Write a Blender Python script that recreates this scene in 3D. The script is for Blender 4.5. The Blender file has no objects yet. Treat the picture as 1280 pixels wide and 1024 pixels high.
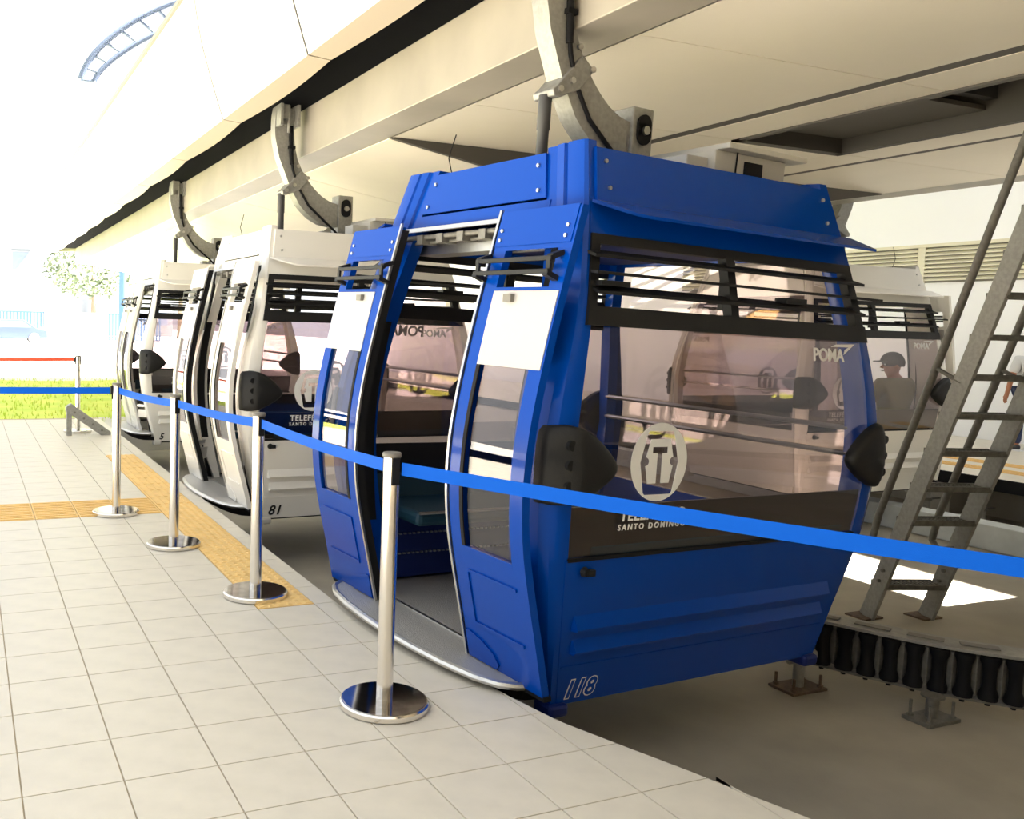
import bpy, bmesh, math, random
from mathutils import Vector, Matrix
import numpy as np
random.seed(7)
D = bpy.data
scene = bpy.context.scene
COL = scene.collection
PI = math.pi

# ------------------------------------------------------------------ camera
cam_d = D.cameras.new('camera'); cam = D.objects.new('camera', cam_d); COL.objects.link(cam)
F_PX, CX, CY, YAW, PITCH, ROLL, CAM_H = 1133.5566, 423.7162, 495.5435, .391, .0783, .0275, 1.45
fw = Vector((math.sin(YAW)*math.cos(PITCH), math.cos(YAW)*math.cos(PITCH), -math.sin(PITCH)))
rt = Vector((math.cos(YAW), -math.sin(YAW), 0)); up = rt.cross(fw)
r2 = rt*math.cos(ROLL)+up*math.sin(ROLL); u2 = up*math.cos(ROLL)-rt*math.sin(ROLL)
cam.matrix_world = Matrix(((r2.x, u2.x, -fw.x, 0), (r2.y, u2.y, -fw.y, 0), (r2.z, u2.z, -fw.z, CAM_H), (0, 0, 0, 1)))
cam_d.sensor_width = 36.0; cam_d.sensor_fit = 'HORIZONTAL'
cam_d.lens = F_PX*36/1280
cam_d.shift_x = (640-CX)/1280; cam_d.shift_y = (CY-512)/1280
cam_d.clip_start = .05; cam_d.clip_end = 500
scene.camera = cam

# ------------------------------------------------------------------ world, sun, exposure
w = D.worlds.new('sky'); scene.world = w; w.use_nodes = True
bg = w.node_tree.nodes['Background']; bg.inputs[0].default_value = (.94, .97, 1.0, 1); bg.inputs[1].default_value = .92
sun_d = D.lights.new('sun', 'SUN'); sun = D.objects.new('sun', sun_d); COL.objects.link(sun)
sun_d.energy = 35.0; sun_d.angle = math.radians(.6); sun_d.color = (1, .96, .885)
sun_to = Vector((.575, -.05, .81)).normalized()             # towards the sun: high over the right-hand wall
sun.rotation_euler = sun_to.to_track_quat('Z', 'Y').to_euler()
vs = scene.view_settings
vs.view_transform = 'Standard'; vs.look = 'None'; vs.exposure = 0.80; vs.gamma = 1.0; vs.use_curve_mapping = False
scene.cycles.use_denoising = True
scene.cycles.max_bounces = 14; scene.cycles.transparent_max_bounces = 40
scene.cycles.caustics_reflective = False; scene.cycles.caustics_refractive = False

# ------------------------------------------------------------------ materials
MAT = {}
def srgb(r, g, b):
    f = lambda c: ((c/255+.055)/1.055)**2.4 if c > 10 else c/255/12.92
    return (f(r), f(g), f(b), 1)
def mat(name, col, rough=.5, metal=0, noise=0, nscale=20, bump=0, bscale=60, coat=0, spec=.5, col2=None, emit=0, detail=4):
    m = D.materials.new(name); m.use_nodes = True; nt = m.node_tree; N = nt.nodes; L = nt.links
    b = N['Principled BSDF']; b.inputs['Base Color'].default_value = col
    b.inputs['Roughness'].default_value = rough; b.inputs['Metallic'].default_value = metal
    b.inputs['Specular IOR Level'].default_value = spec
    b.inputs['Coat Weight'].default_value = coat; b.inputs['Coat Roughness'].default_value = .03
    if noise or col2 or bump:
        tc = N.new('ShaderNodeTexCoord')
    if noise or col2:
        n = N.new('ShaderNodeTexNoise'); n.inputs['Scale'].default_value = nscale; n.inputs['Detail'].default_value = detail
        L.new(tc.outputs['Object'], n.inputs['Vector'])
        r = N.new('ShaderNodeMixRGB'); r.inputs[1].default_value = col
        c2 = col2 or tuple([max(0, c*(1-noise)) for c in col[:3]]+[1])
        r.inputs[2].default_value = c2
        rp = N.new('ShaderNodeMapRange'); rp.inputs[1].default_value = .35; rp.inputs[2].default_value = .65
        L.new(n.outputs['Fac'], rp.inputs[0]); L.new(rp.outputs[0], r.inputs[0]); L.new(r.outputs[0], b.inputs['Base Color'])
    if bump:
        n2 = N.new('ShaderNodeTexNoise'); n2.inputs['Scale'].default_value = bscale; n2.inputs['Detail'].default_value = 3
        L.new(tc.outputs['Object'], n2.inputs['Vector'])
        bp = N.new('ShaderNodeBump'); bp.inputs['Strength'].default_value = bump; bp.inputs['Distance'].default_value = .01
        L.new(n2.outputs['Fac'], bp.inputs['Height']); L.new(bp.outputs[0], b.inputs['Normal'])
    MAT[name] = m; return m
def glass(name, tint, gloss=.10, rough=.02):
    m = D.materials.new(name); m.use_nodes = True; nt = m.node_tree; N = nt.nodes; L = nt.links
    N.remove(N['Principled BSDF']); out = N['Material Output']
    t = N.new('ShaderNodeBsdfTransparent'); t.inputs[0].default_value = tint
    g = N.new('ShaderNodeBsdfGlossy'); g.inputs['Roughness'].default_value = rough; g.inputs[0].default_value = (1, 1, 1, 1)
    lw = N.new('ShaderNodeLayerWeight'); lw.inputs[0].default_value = .5          # facing term, same from both sides
    pw = N.new('ShaderNodeMath'); pw.operation = 'POWER'; pw.inputs[1].default_value = 4.0
    mu = N.new('ShaderNodeMapRange'); mu.inputs[3].default_value = gloss*.45; mu.inputs[4].default_value = .75
    mx = N.new('ShaderNodeMixShader'); L.new(lw.outputs['Facing'], pw.inputs[0]); L.new(pw.outputs[0], mu.inputs[0]); L.new(mu.outputs[0], mx.inputs[0])
    L.new(t.outputs[0], mx.inputs[1]); L.new(g.outputs[0], mx.inputs[2]); L.new(mx.outputs[0], out.inputs[0])
    MAT[name] = m; return m

mat('blue_paint', (.0, .052, .36, 1), .22, coat=.12, spec=.15)
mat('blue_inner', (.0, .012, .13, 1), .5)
mat('white_paint', (.87, .85, .79, 1), .3, coat=.3)
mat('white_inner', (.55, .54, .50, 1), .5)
mat('black_plastic', (.011, .011, .011, 1), .5, bump=.15, bscale=250, spec=.3)
mat('black_rubber', (.007, .007, .008, 1), .7, spec=.25)
mat('dark_panel', (.012, .011, .011, 1), .28)
glass('tint_glass', (.87, .82, .825, 1), .14)
glass('door_glass', (.86, .815, .815, 1), .13)
mat('reflection_pane', (.52, .505, .48, 1), .22, coat=.2)  # pale tone imitates the bright reflection on the upper door glass
mat('seat_teal', (.004, .035, .06, 1), .55)
mat('aluminium', (.62, .61, .58, 1), .32, metal=1)
mat('steel_polished', (.80, .76, .70, 1), .16, metal=1)
mat('steel_mirror', (.62, .61, .60, 1), .08, metal=1, noise=.35, nscale=14)
mat('galvanised', (.36, .355, .325, 1), .5, metal=.35, noise=.18, nscale=40)
mat('galvanised_dark', (.21, .20, .175, 1), .55, metal=.3, noise=.22, nscale=40)
mat('unit_grey', srgb(196, 194, 186), .45)
mat('grate_steel', (.22, .215, .19, 1), .55, metal=.7, noise=.3, nscale=30)
mat('tread_plate', (.50, .485, .45, 1), .42, metal=.45, bump=.5, bscale=220)
mat('tile', srgb(220, 212, 195), .42, noise=.07, nscale=9, bump=.05, bscale=160)
mat('grout', srgb(186, 170, 144), .9)
mat('tactile_yellow', srgb(242, 202, 128), .6, noise=.12, nscale=12)
mat('concrete', srgb(172, 165, 150), .8, noise=.22, nscale=1.6, bump=.15, bscale=60)
mat('concrete_light', srgb(190, 186, 176), .8, noise=.15, nscale=3)
mat('ceiling_panel', srgb(238, 230, 214), .38, noise=.03, nscale=2)
mat('dark_reveal', (.03, .029, .027, 1), .7)
mat('dark_beam', (.075, .068, .058, 1), .55)
mat('grey_trim', srgb(120, 116, 108), .5)
mat('fascia_white', srgb(212, 210, 204), .35)
mat('lip_beige', srgb(200, 187, 168), .45)
mat('brush_black', (.0035, .004, .006, 1), .9, bump=1, bscale=300, spec=.05)
mat('beam_cream', srgb(170, 163, 150), .38, noise=.2, nscale=1.5)
mat('damper_dark', (.055, .054, .053, 1), .5)
mat('belt_blue', (.0, .095, .56, 1), .6, bump=.1, bscale=400, spec=.1)
mat('belt_red', (.80, .10, .04, 1), .5)
mat('wall_white', srgb(246, 246, 246), .7)
mat('louver_cream', srgb(222, 216, 190), .55)
mat('paint_kerb', srgb(200, 206, 206), .6, noise=.15, nscale=6)
mat('letter_white', (.80, .80, .78, 1), .5)
mat('letter_black', (.01, .01, .01, 1), .5)
mat('grass', (.52, .68, .07, 1), .8, col2=(.68, .74, .13, 1), nscale=1.5)  # albedo raised to imitate sunlight where the housing shades the lawn
mat('paving', srgb(214, 210, 202), .8, noise=.1, nscale=1)
mat('skin', srgb(176, 118, 88), .6)
mat('shirt_white', srgb(206, 206, 204), .8, bump=.3, bscale=30)
mat('shirt_khaki', srgb(130, 124, 66), .8)
mat('denim', srgb(38, 50, 84), .85)
mat('cap_dark', srgb(52, 46, 44), .8)
mat('hair_dark', (.02, .014, .01, 1), .7)
mat('shoe_dark', (.03, .03, .035, 1), .6)
mat('sole_white', (.7, .7, .7, 1), .6)
mat('rust_steel', srgb(120, 100, 82), .7, metal=.3, noise=.4, nscale=30)
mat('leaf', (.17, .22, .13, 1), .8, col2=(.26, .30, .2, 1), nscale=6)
mat('bark', (.25, .20, .15, 1), .9)
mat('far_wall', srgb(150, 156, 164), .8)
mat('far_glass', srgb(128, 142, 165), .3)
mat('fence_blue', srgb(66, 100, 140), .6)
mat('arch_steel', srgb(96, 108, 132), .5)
mat('car_paint', srgb(80, 96, 150), .3)
mat('tyre_grey', (.16, .16, .17, 1), .8)

# ------------------------------------------------------------------ mesh helpers
class MB:
    def __init__(s): s.v = []; s.f = []
    def add(s, vs, fs):
        o = len(s.v); s.v += [tuple(x) for x in vs]; s.f += [tuple(i+o for i in f) for f in fs]; return s
    def box(s, x0, x1, y0, y1, z0, z1):
        return s.add([(x0, y0, z0), (x1, y0, z0), (x1, y1, z0), (x0, y1, z0), (x0, y0, z1), (x1, y0, z1), (x1, y1, z1), (x0, y1, z1)],
                     [(3, 2, 1, 0), (4, 5, 6, 7), (0, 1, 5, 4), (1, 2, 6, 5), (2, 3, 7, 6), (3, 0, 4, 7)])
    def bar(s, a, b, wx, wy, upv=(0, 0, 1)):
        a = Vector(a); b = Vector(b); d = (b-a).normalized(); u = Vector(upv)
        if abs(d.dot(u)) > .98: u = Vector((0, 1, 0))
        sx = d.cross(u).normalized()*wx/2; sy = sx.cross(d).normalized()*wy/2
        vs = [p+q for p in (a, b) for q in (-sx-sy, sx-sy, sx+sy, -sx+sy)]
        return s.add(vs, [(3, 2, 1, 0), (4, 5, 6, 7), (0, 1, 5, 4), (1, 2, 6, 5), (2, 3, 7, 6), (3, 0, 4, 7)])
    def prism(s, poly, fn0, fn1):
        n = len(poly); vs = [fn0(p) for p in poly]+[fn1(p) for p in poly]
        return s.add(vs, [tuple(range(n-1, -1, -1)), tuple(range(n, 2*n))]+[(i, (i+1) % n, (i+1) % n+n, i+n) for i in range(n)])
    def tube(s, pts, r, n=10, closed=False, caps=True):
        P = [Vector(p) for p in pts]; m = len(P); rings = []
        rr = r if isinstance(r, (list, tuple)) else [r]*m
        prev = None
        for i in range(m):
            t = (P[(i+1) % m]-P[i-1]) if closed else (P[min(i+1, m-1)]-P[max(i-1, 0)])
            t.normalize()
            if prev is None:
                a = Vector((0, 0, 1)) if abs(t.z) < .9 else Vector((1, 0, 0))
                nx = t.cross(a).normalized()
            else: nx = (prev-t*prev.dot(t)).normalized()
            prev = nx; ny = t.cross(nx)
            rings.append([P[i]+nx*rr[i]*math.cos(2*PI*k/n)+ny*rr[i]*math.sin(2*PI*k/n) for k in range(n)])
        vs = [p for rg in rings for p in rg]; fs = []
        for i in range(m if closed else m-1):
            j = (i+1) % m
            fs += [(i*n+k, i*n+(k+1) % n, j*n+(k+1) % n, j*n+k) for k in range(n)]
        if caps and not closed: fs += [tuple(range(n-1, -1, -1)), tuple(range((m-1)*n, m*n))]
        return s.add(vs, fs)
    def lathe(s, prof, n=24, c=(0, 0, 0), ax='z'):
        def P(r, h, a):
            x, y = r*math.cos(a), r*math.sin(a)
            q = {'z': (x, y, h), 'y': (x, h, y), 'x': (h, x, y)}[ax]
            return (q[0]+c[0], q[1]+c[1], q[2]+c[2])
        vs = [P(r, h, 2*PI*k/n) for r, h in prof for k in range(n)]; m = len(prof)
        fs = [(i*n+k, i*n+(k+1) % n, (i+1)*n+(k+1) % n, (i+1)*n+k) for i in range(m-1) for k in range(n)]
        fs += [tuple(range(n-1, -1, -1)), tuple(range((m-1)*n, m*n))]
        return s.add(vs, fs)
    def sheet(s, Fn, S, T, off):
        ns, nt = len(S), len(T); off = Vector(off)
        A = [Vector(Fn(a, t)) for t in T for a in S]; B = [p+off for p in A]; n = ns*nt
        fs = []
        for j in range(nt-1):
            for i in range(ns-1):
                a = j*ns+i; q = (a, a+1, a+1+ns, a+ns); fs.append(q); fs.append(tuple(k+n for k in reversed(q)))
        rim = [i for i in range(ns)]+[j*ns+ns-1 for j in range(1, nt)]+[(nt-1)*ns+i for i in range(ns-2, -1, -1)]+[j*ns for j in range(nt-2, 0, -1)]
        for k in range(len(rim)):
            a, b = rim[k], rim[(k+1) % len(rim)]; fs.append((b, a, a+n, b+n))
        return s.add(A+B, fs)
    def mesh(s, name, smooth=False, bevel=0, fixn=True):
        me = D.meshes.new(name); me.from_pydata([tuple(v) for v in s.v], [], s.f)
        if fixn or bevel:
            bm = bmesh.new(); bm.from_mesh(me)
            if bevel:
                es = [e for e in bm.edges if len(e.link_faces) == 2 and e.calc_face_angle(0) > .6]
                bmesh.ops.bevel(bm, geom=es, offset=bevel, segments=2, affect='EDGES', profile=.5)
            bmesh.ops.recalc_face_normals(bm, faces=bm.faces); bm.to_mesh(me); bm.free()
        if smooth:
            me.polygons.foreach_set('use_smooth', [True]*len(me.polygons))
            me.set_sharp_from_angle(angle=math.radians(smooth if smooth is not True else 38))
        me.update(); return me

def lin(a, b, n): return [a+(b-a)*i/(n-1) for i in range(n)]
def obj(name, me, m=None, parent=None, loc=(0, 0, 0), rot=(0, 0, 0)):
    o = D.objects.new(name, me); COL.objects.link(o)
    if m is not None and me is not None and not me.materials: me.materials.append(MAT[m])
    o.location = loc; o.rotation_euler = rot
    if parent: o.parent = parent
    return o
def build(name, mb, m, parent=None, smooth=False, bevel=0, loc=(0, 0, 0), rot=(0, 0, 0), kind=None):
    o = obj(name, mb.mesh(name, smooth, bevel), m, parent, loc, rot)
    if kind: o['kind'] = kind
    return o
def tag(o, label, cat=None, group=None, kind=None):
    o['label'] = label
    if cat: o['category'] = cat
    if group: o['group'] = group
    if kind: o['kind'] = kind
    return o
def empty(name, loc=(0, 0, 0), rot=(0, 0, 0)):
    o = D.objects.new(name, None); COL.objects.link(o); o.location = loc; o.rotation_euler = rot; o.empty_display_size = .1; return o
CM = {}
def part(name, key, fn, m, parent, smooth=False, bevel=0, loc=(0, 0, 0), rot=(0, 0, 0), kind=None):
    k = (key, m)
    if k not in CM:
        r = fn(); me = r.mesh(name, smooth, bevel) if isinstance(r, MB) else r
        if not me.materials: me.materials.append(MAT[m])
        CM[k] = me
    o = obj(name, CM[k], None, parent, loc, rot)
    if kind: o['kind'] = kind
    return o
def curve_mesh(make, extrude=.0015):
    c = make(); c.extrude = extrude
    o = D.objects.new('tmp', c); COL.objects.link(o); dg = bpy.context.evaluated_depsgraph_get(); dg.update()
    me = D.meshes.new_from_object(o.evaluated_get(dg)); D.objects.remove(o); D.curves.remove(c); return me
def text_mesh(body, size, shear=0, spacing=1, align='LEFT', extrude=.0012, bold=0):
    def mk():
        c = D.curves.new('txt', 'FONT'); c.body = body; c.size = size; c.shear = shear; c.space_character = spacing
        c.align_x = align; c.align_y = 'BOTTOM_BASELINE'; c.offset = bold; c.resolution_u = 3; return c
    return curve_mesh(mk, extrude)
def poly_curve_mesh(loops, extrude=.0012):
    def mk():
        c = D.curves.new('shp', 'CURVE'); c.dimensions = '2D'; c.fill_mode = 'BOTH'
        for lp in loops:
            sp = c.splines.new('POLY'); sp.points.add(len(lp)-1); sp.use_cyclic_u = True
            for p, q in zip(sp.points, lp): p.co = (q[0], q[1], 0, 1)
        return c
    return curve_mesh(mk, extrude)
def xform(me, M4): me.transform(M4); me.update(); return me

# ------------------------------------------------------------------ setting: platform floor with tiles
TS = .304; TX0 = .1508; TY0 = 4.0072
EDGE = [(-4., 5.6), (-2., 4.45), (0., 3.30), (1., 2.76), (1.881, 2.361), (2.071, 2.287), (2.247, 2.224), (2.52, 2.114), (2.704, 2.042), (2.95, 1.992), (3.245, 1.945), (3.585, 1.888), (4.0, 1.795), (4.3, 1.79), (14, 1.79)]
def edge_x(y): return float(np.interp(y, [e[0] for e in EDGE], [e[1] for e in EDGE]))
Y_END = 13.6; Z_PIT = -.5
ys = sorted(set([-4+.25*i for i in range(71)]+[e[0] for e in EDGE if e[0] < Y_END]+[Y_END])); ys = [y for y in ys if y <= Y_END]
poly = [(-9., -4.)]+[(edge_x(y), y) for y in ys]+[(-9., Y_END)]
floor = build('floor', MB().prism(poly, lambda p: (p[0], p[1], -.62), lambda p: (p[0], p[1], -.006)), 'grout')
tag(floor, 'cream square-tiled platform floor on the left, edged along the cabin pit', kind='structure')
build('edge_facing', MB().prism([(edge_x(y)+.004, y) for y in ys]+[(edge_x(y)-.03, y) for y in reversed(ys)], lambda p: (p[0], p[1], -.5), lambda p: (p[0], p[1], -.04)), 'dark_beam', floor)
def campx(x, y, z):
    d = Vector((x, y, z-CAM_H)); q = (d.dot(r2), -d.dot(u2), d.dot(fw))
    return (CX+F_PX*q[0]/q[2], CY+F_PX*q[1]/q[2], q[2]) if q[2] > .05 else None
tiles = []; tact = []
for i in range(-30, 12):
    for j in range(-16, 33):
        x0 = TX0+i*TS; y0 = TY0+j*TS; x1 = x0+TS; y1 = y0+TS
        if x0 > edge_x(y0) and x0 > edge_x(y1): continue
        if y1 > Y_END or x0 < -8.9 or y0 < -3.9: continue
        isT = (i == 4 and 1 <= j <= 18) or (i < 4 and i > -8 and j in (9, 10))
        p = campx(x0+TS/2, y0+TS/2, 0)
        vis = p is not None and -60 < p[0] < 1340 and p[1] < 1080
        (tact if isT else tiles).append((x0, y0, vis, p[2] if p else 99, j, i))
full_me = {}
def tile_mesh(x0, y0):
    g = .0022; x1 = x0+TS-g; y1 = y0+TS-g; a = x0+g; b = y0+g
    n = 6; yy = lin(b, y1, n); rx = [min(x1, edge_x(y)-.002) for y in yy]
    if min(rx) > x1-1e-6:
        if 'f' not in full_me:
            m = MB(); s = TS-2*g; m.box(0, s, 0, s, -.012, 0)
            full_me['f'] = m.mesh('tile', bevel=.0016); full_me['f'].materials.append(MAT['tile'])
        return full_me['f'], (a, b, 0)
    pts = [(max(a, r), y) for r, y in zip(rx, yy)]
    P = [(a, b)]+pts+[(a, y1)]
    Q = []
    for q in P:
        if not Q or (abs(q[0]-Q[-1][0])+abs(q[1]-Q[-1][1])) > 1e-5: Q.append(q)
    if max(r for r, _ in pts)-a < .01: return None, None
    m = MB().prism([(q[0]-a, q[1]-b) for q in Q], lambda p: (p[0], p[1], -.012), lambda p: (p[0], p[1], 0)).mesh('tile')
    m.materials.append(MAT['tile']); return m, (a, b, 0)
vist = sorted([t for t in tiles if t[2]], key=lambda t: t[3])
single = set((t[0], t[1]) for t in vist[:300])
rest = MB()
for t in tiles:
    if (t[0], t[1]) in single:
        me, lc = tile_mesh(t[0], t[1])
        if me: obj('tile', me, None, floor, lc)
    else:
        g = .0022; x1 = min(t[0]+TS-g, edge_x(t[1]+TS*.9)-.002, edge_x(t[1])-.002)
        if x1-t[0] > .03: rest.box(t[0]+g, x1, t[1]+g, t[1]+TS-g, -.012, 0)
build('tile_field', rest, 'tile', floor, kind='stuff')
def tact_mesh(kind):
    m = MB(); s = TS-.006; m.box(0, s, 0, s, -.012, .002)
    if kind == 'dots':
        for a in range(6):
            for b in range(6):
                cx, cy = s*(a+.5)/6, s*(b+.5)/6
                m.add([(cx-.014, cy-.014, .002), (cx+.014, cy-.014, .002), (cx+.014, cy+.014, .002), (cx-.014, cy+.014, .002), (cx-.009, cy-.009, .007), (cx+.009, cy-.009, .007), (cx+.009, cy+.009, .007), (cx-.009, cy+.009, .007)],
                      [(4, 5, 6, 7), (0, 1, 5, 4), (1, 2, 6, 5), (2, 3, 7, 6), (3, 0, 4, 7)])
    else:
        for a in range(5):
            c = s*(a+.5)/5
            if kind == 'along': m.box(c-.014, c+.014, .01, s-.01, .002, .007)
            else: m.box(.01, s-.01, c-.014, c+.014, .002, .007)
    me = m.mesh('tactile_tile'); me.materials.append(MAT['tactile_yellow']); return me
TM = {k: tact_mesh(k) for k in ('dots', 'along', 'across')}
for x0, y0, vis, dd, j, i in tact:
    k = ('dots' if j <= 9 else 'along') if i == 4 else 'across'
    obj('tactile_tile', TM[k], None, floor, (x0+.003, y0+.003, 0))

# lower concrete floor of the cabin channel, and the platform on the other side
lower = build('floor_concrete', MB().box(-9, 14.3, -6, 40, -1.0, Z_PIT), 'concrete')
tag(lower, 'grey concrete floor of the channel under the cabins', kind='structure')
opp = build('floor_opposite', MB().box(10.2, 14.25, -4, 26, -.10, 0), 'tile')
tag(opp, 'opposite platform slab beyond the ladder', kind='structure')
build('edge_strip', MB().box(10.17, 10.2, -4, 26, -.13, .004), 'black_rubber', opp)
build('support_wall', MB().box(10.7, 10.85, -4, 26, Z_PIT, -.1), 'concrete', opp)
for k in range(16): obj('tactile_tile', TM['along'], None, opp, (11.35, 4.2+k*TS, 0)); obj('tactile_tile', TM['along'], None, opp, (10.75, 4.2+k*TS, 0))
for k, (yy, w_) in enumerate([(5.2, .5), (6.75, .35), (8.3, .5)]):
    build('support_pier', MB().box(10.3, 10.6, yy, yy+w_, Z_PIT, -.1), 'concrete_light', opp)

# right-hand wall with louvre bays
wall_r = build('wall_right', MB().box(14.2, 14.45, -5, 30, Z_PIT, 9.0), 'wall_white')  # upper height added out of view to narrow the sun strip
tag(wall_r, 'plain white wall behind the opposite platform', kind='structure')
for b, y0 in enumerate([4.73, 7.38, 10.03, 12.68]):
    build('louver_frame', MB().box(14.15, 14.2, y0-.06, y0+.06, 2.38, 2.95), 'louver_cream', wall_r)
    for k in range(8):
        z = 2.42+k*.0655
        build('slat', MB().prism([(14.2, z), (14.135, z-.012), (14.135, z+.004), (14.2, z+.05)], lambda p: (p[0], y0+.06, p[1]), lambda p: (p[0], y0+2.59, p[1])), 'louver_cream', wall_r)
build('louver_back', MB().box(14.19, 14.205, 4.7, 15.3, 2.38, 2.95), 'grey_trim', wall_r)
build('louver_head', MB().box(14.13, 14.2, 4.7, 15.3, 2.94, 2.99), 'louver_cream', wall_r)

block_b = build('light_block_back', MB().box(-9, 14.45, -4.3, -4.0, Z_PIT, 6.5), 'grey_trim')  # added dark wall, keeps sky light off the cabin end faces
tag(block_b, 'plain wall added unseen behind the viewpoint to block sky light', kind='structure')

for nm_, y0_, y1_ in (('sun_block_right', -4.3, 2.3), ('sun_block_far', 5.85, 30.)):  # added slabs, the gap between them shapes the sun patch
    o = build(nm_, MB().box(9.75, 14.45, y0_, y1_, 6.3, 6.5), 'wall_white'); tag(o, 'high roof slab added unseen over the opposite platform to block the sun', kind='structure')

# ------------------------------------------------------------------ overhead track housing
HZ = 2.88; YB = 6.35; HY1 = 25.0; HY0 = -3.0; XC = 5.65
ceil = empty('ceiling', (0, 0, 0)); tag(ceil, 'cream panelled underside of the cable track housing', kind='structure')
def cpanel(x0, x1, y0, y1, z=HZ):
    build('ceiling_panel', MB().box(x0+.004, x1-.004, y0+.004, y1-.004, z, z+.03), 'ceiling_panel', ceil)
seams = [HY0, -.6, 1.5, 3.61, 5.17, YB]
for y0, y1 in zip(seams[:-1], seams[1:]):
    cpanel(2.98, 4.70, y0, y1); cpanel(4.80, 5.21, y0, y1); cpanel(6.26, 6.68, y0, y1); cpanel(6.75, 8.32, y0, y1)
cpanel(5.21, 6.26, 5.17, YB)
build('reveal', MB().box(3.0, 5.2, HY0, YB, HZ+.06, HZ+.09).box(6.27, 8.3, HY0, YB, HZ+.06, HZ+.09), 'dark_reveal', ceil)
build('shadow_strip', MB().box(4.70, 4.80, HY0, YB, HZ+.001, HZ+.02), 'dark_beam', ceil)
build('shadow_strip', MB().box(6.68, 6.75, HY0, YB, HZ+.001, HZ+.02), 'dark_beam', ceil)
# hatch shaft
h = MB(); h.box(5.19, 5.25, HY0, 5.19, HZ-.012, HZ+.5); h.box(6.22, 6.28, HY0, 5.19, HZ-.012, HZ+.5); h.box(5.19, 6.28, 5.11, 5.19, HZ-.012, HZ+.5)
build('hatch_frame', h, 'dark_beam', ceil)
build('hatch_lid', MB().box(5.25, 6.22, 4.05, 5.11, HZ+.10, HZ+.13), 'dark_beam', ceil)
h = MB(); h.box(5.25, 6.22, HY0, 4.05, HZ+.5, HZ+.55); h.box(5.25, 6.22, 3.98, 4.05, HZ+.16, HZ+.5)
for k in range(5): h.box(5.25, 6.22, 3.6-.9*k, 3.68-.9*k, HZ+.28, HZ+.36)
h.box(5.45, 5.55, HY0, 4.0, HZ+.22, HZ+.3); h.box(5.9, 6.02, HY0, 4.0, HZ+.26, HZ+.34); h.box(5.5, 5.8, 3.0, 3.4, HZ+.14, HZ+.3)
build('hatch_works', h, 'dark_reveal', ceil)
# far V-shaped ceiling beyond the break
VS = .166
def vz(x): return HZ-.01-VS*(min(x, 2*XC-x)-3.0)
fy = [YB+.02, 8.4, 10.5, 13.0, 16., 20., HY1]
for y0, y1 in zip(fy[:-1], fy[1:]):
    for xa, xb in ((2.98, 4.3), (4.3, XC), (XC, 7.0), (7.0, 8.32)):
        build('ceiling_panel', MB().sheet(lambda x, y: (x, y, vz(x)), [xa+.004, xb-.004], [y0+.005, y1-.005], (0, 0, .03)), 'ceiling_panel', ceil)
build('downstand', MB().prism([(3.0, HZ+.02), (3.0, vz(3.0)), (XC, vz(XC)), (8.3, vz(8.3)), (8.3, HZ+.02)], lambda p: (p[0], YB-.02, p[1]), lambda p: (p[0], YB+.02, p[1])), 'dark_beam', ceil)
build('roof_cover', MB().box(2.6, 8.7, HY0, HY1, 3.5, 3.6), 'dark_reveal', ceil)

housing = empty('track_housing', (0, 0, 0)); tag(housing, 'white curved cladding, brush slot and long steel beam of the cable track overhead', kind='structure')
FP = [(2.01, 3.15), (1.975, 3.25), (1.90, 3.473), (1.814, 3.756), (1.765, 4.0), (1.735, 4.2)]
pitch = 2.058; y = 5.546-4*pitch; ps = []
while y < HY1: ps.append(y); y += pitch
ps.append(HY1)
for side in (0, 1):
    mx = (lambda x: x) if side == 0 else (lambda x: 2*XC-x)
    sg = 1 if side == 0 else -1
    for y0, y1 in zip(ps[:-1], ps[1:]):
        m = MB().sheet(lambda k, y: (mx(FP[k][0]), y, FP[k][1]), list(range(len(FP))), [y0+.014, y1-.014], (sg*.006, 0, 0))
        build('fascia_panel', m, 'fascia_white', housing, smooth=50)
        ny = 9
        m = MB().sheet(lambda s, y: (mx(2.01+s*(.155+.04*math.sin(PI*(y-y0)/(y1-y0)))), y, 3.15-.012*s), [0, 1], lin(y0+.010, y1-.010, ny), (0, 0, .006))
        build('lip_panel', m, 'lip_beige', housing)
    for y0 in ps[1:-1]:
        m = MB().sheet(lambda k, y: (mx(FP[k][0])+sg*.009, y, FP[k][1]), list(range(len(FP))), [y0-.04, y0+.04], (sg*.01, 0, 0)).sheet(lambda q, y: (mx(2.01+.15*q), y, 3.158), [0, 1], [y0-.04, y0+.04], (0, 0, .008))
        build('joint_backing', m, 'dark_reveal', housing)
    build('brush_strip', MB().sheet(lambda s, y: (mx(2.06+s*.62), y, 3.27+.01*s), [0, .5, 1], lin(ps[0], HY1, 40), (0, 0, .03)), 'brush_black', housing)
    b = MB(); xa, xb = (2.68, 3.0) if side == 0 else (2*XC-3.0, 2*XC-2.68)
    b.box(xa, xb, ps[0], HY1, HZ, 3.28)
    build('track_beam', b, 'beam_cream', housing, bevel=.006)
    build('cap_rail', MB().tube([(mx(1.735), ps[0], 4.22), (mx(1.735), HY1, 4.22)], .03, 8), 'grey_trim', housing, smooth=True)
    build('inner_lining', MB().box(min(mx(1.9), mx(2.68)), max(mx(1.9), mx(2.68)), ps[0], HY1, 4.2, 4.25), 'fascia_white', housing)
build('end_plate', MB().prism([(1.74, 4.2), (2.01, 3.15), (2.68, 3.2), (2.68, 2.88), (8.62, 2.88), (8.62, 3.2), (9.29, 3.15), (9.56, 4.2)], lambda p: (p[0], HY1, p[1]), lambda p: (p[0], HY1+.05, p[1])), 'fascia_white', housing)

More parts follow.
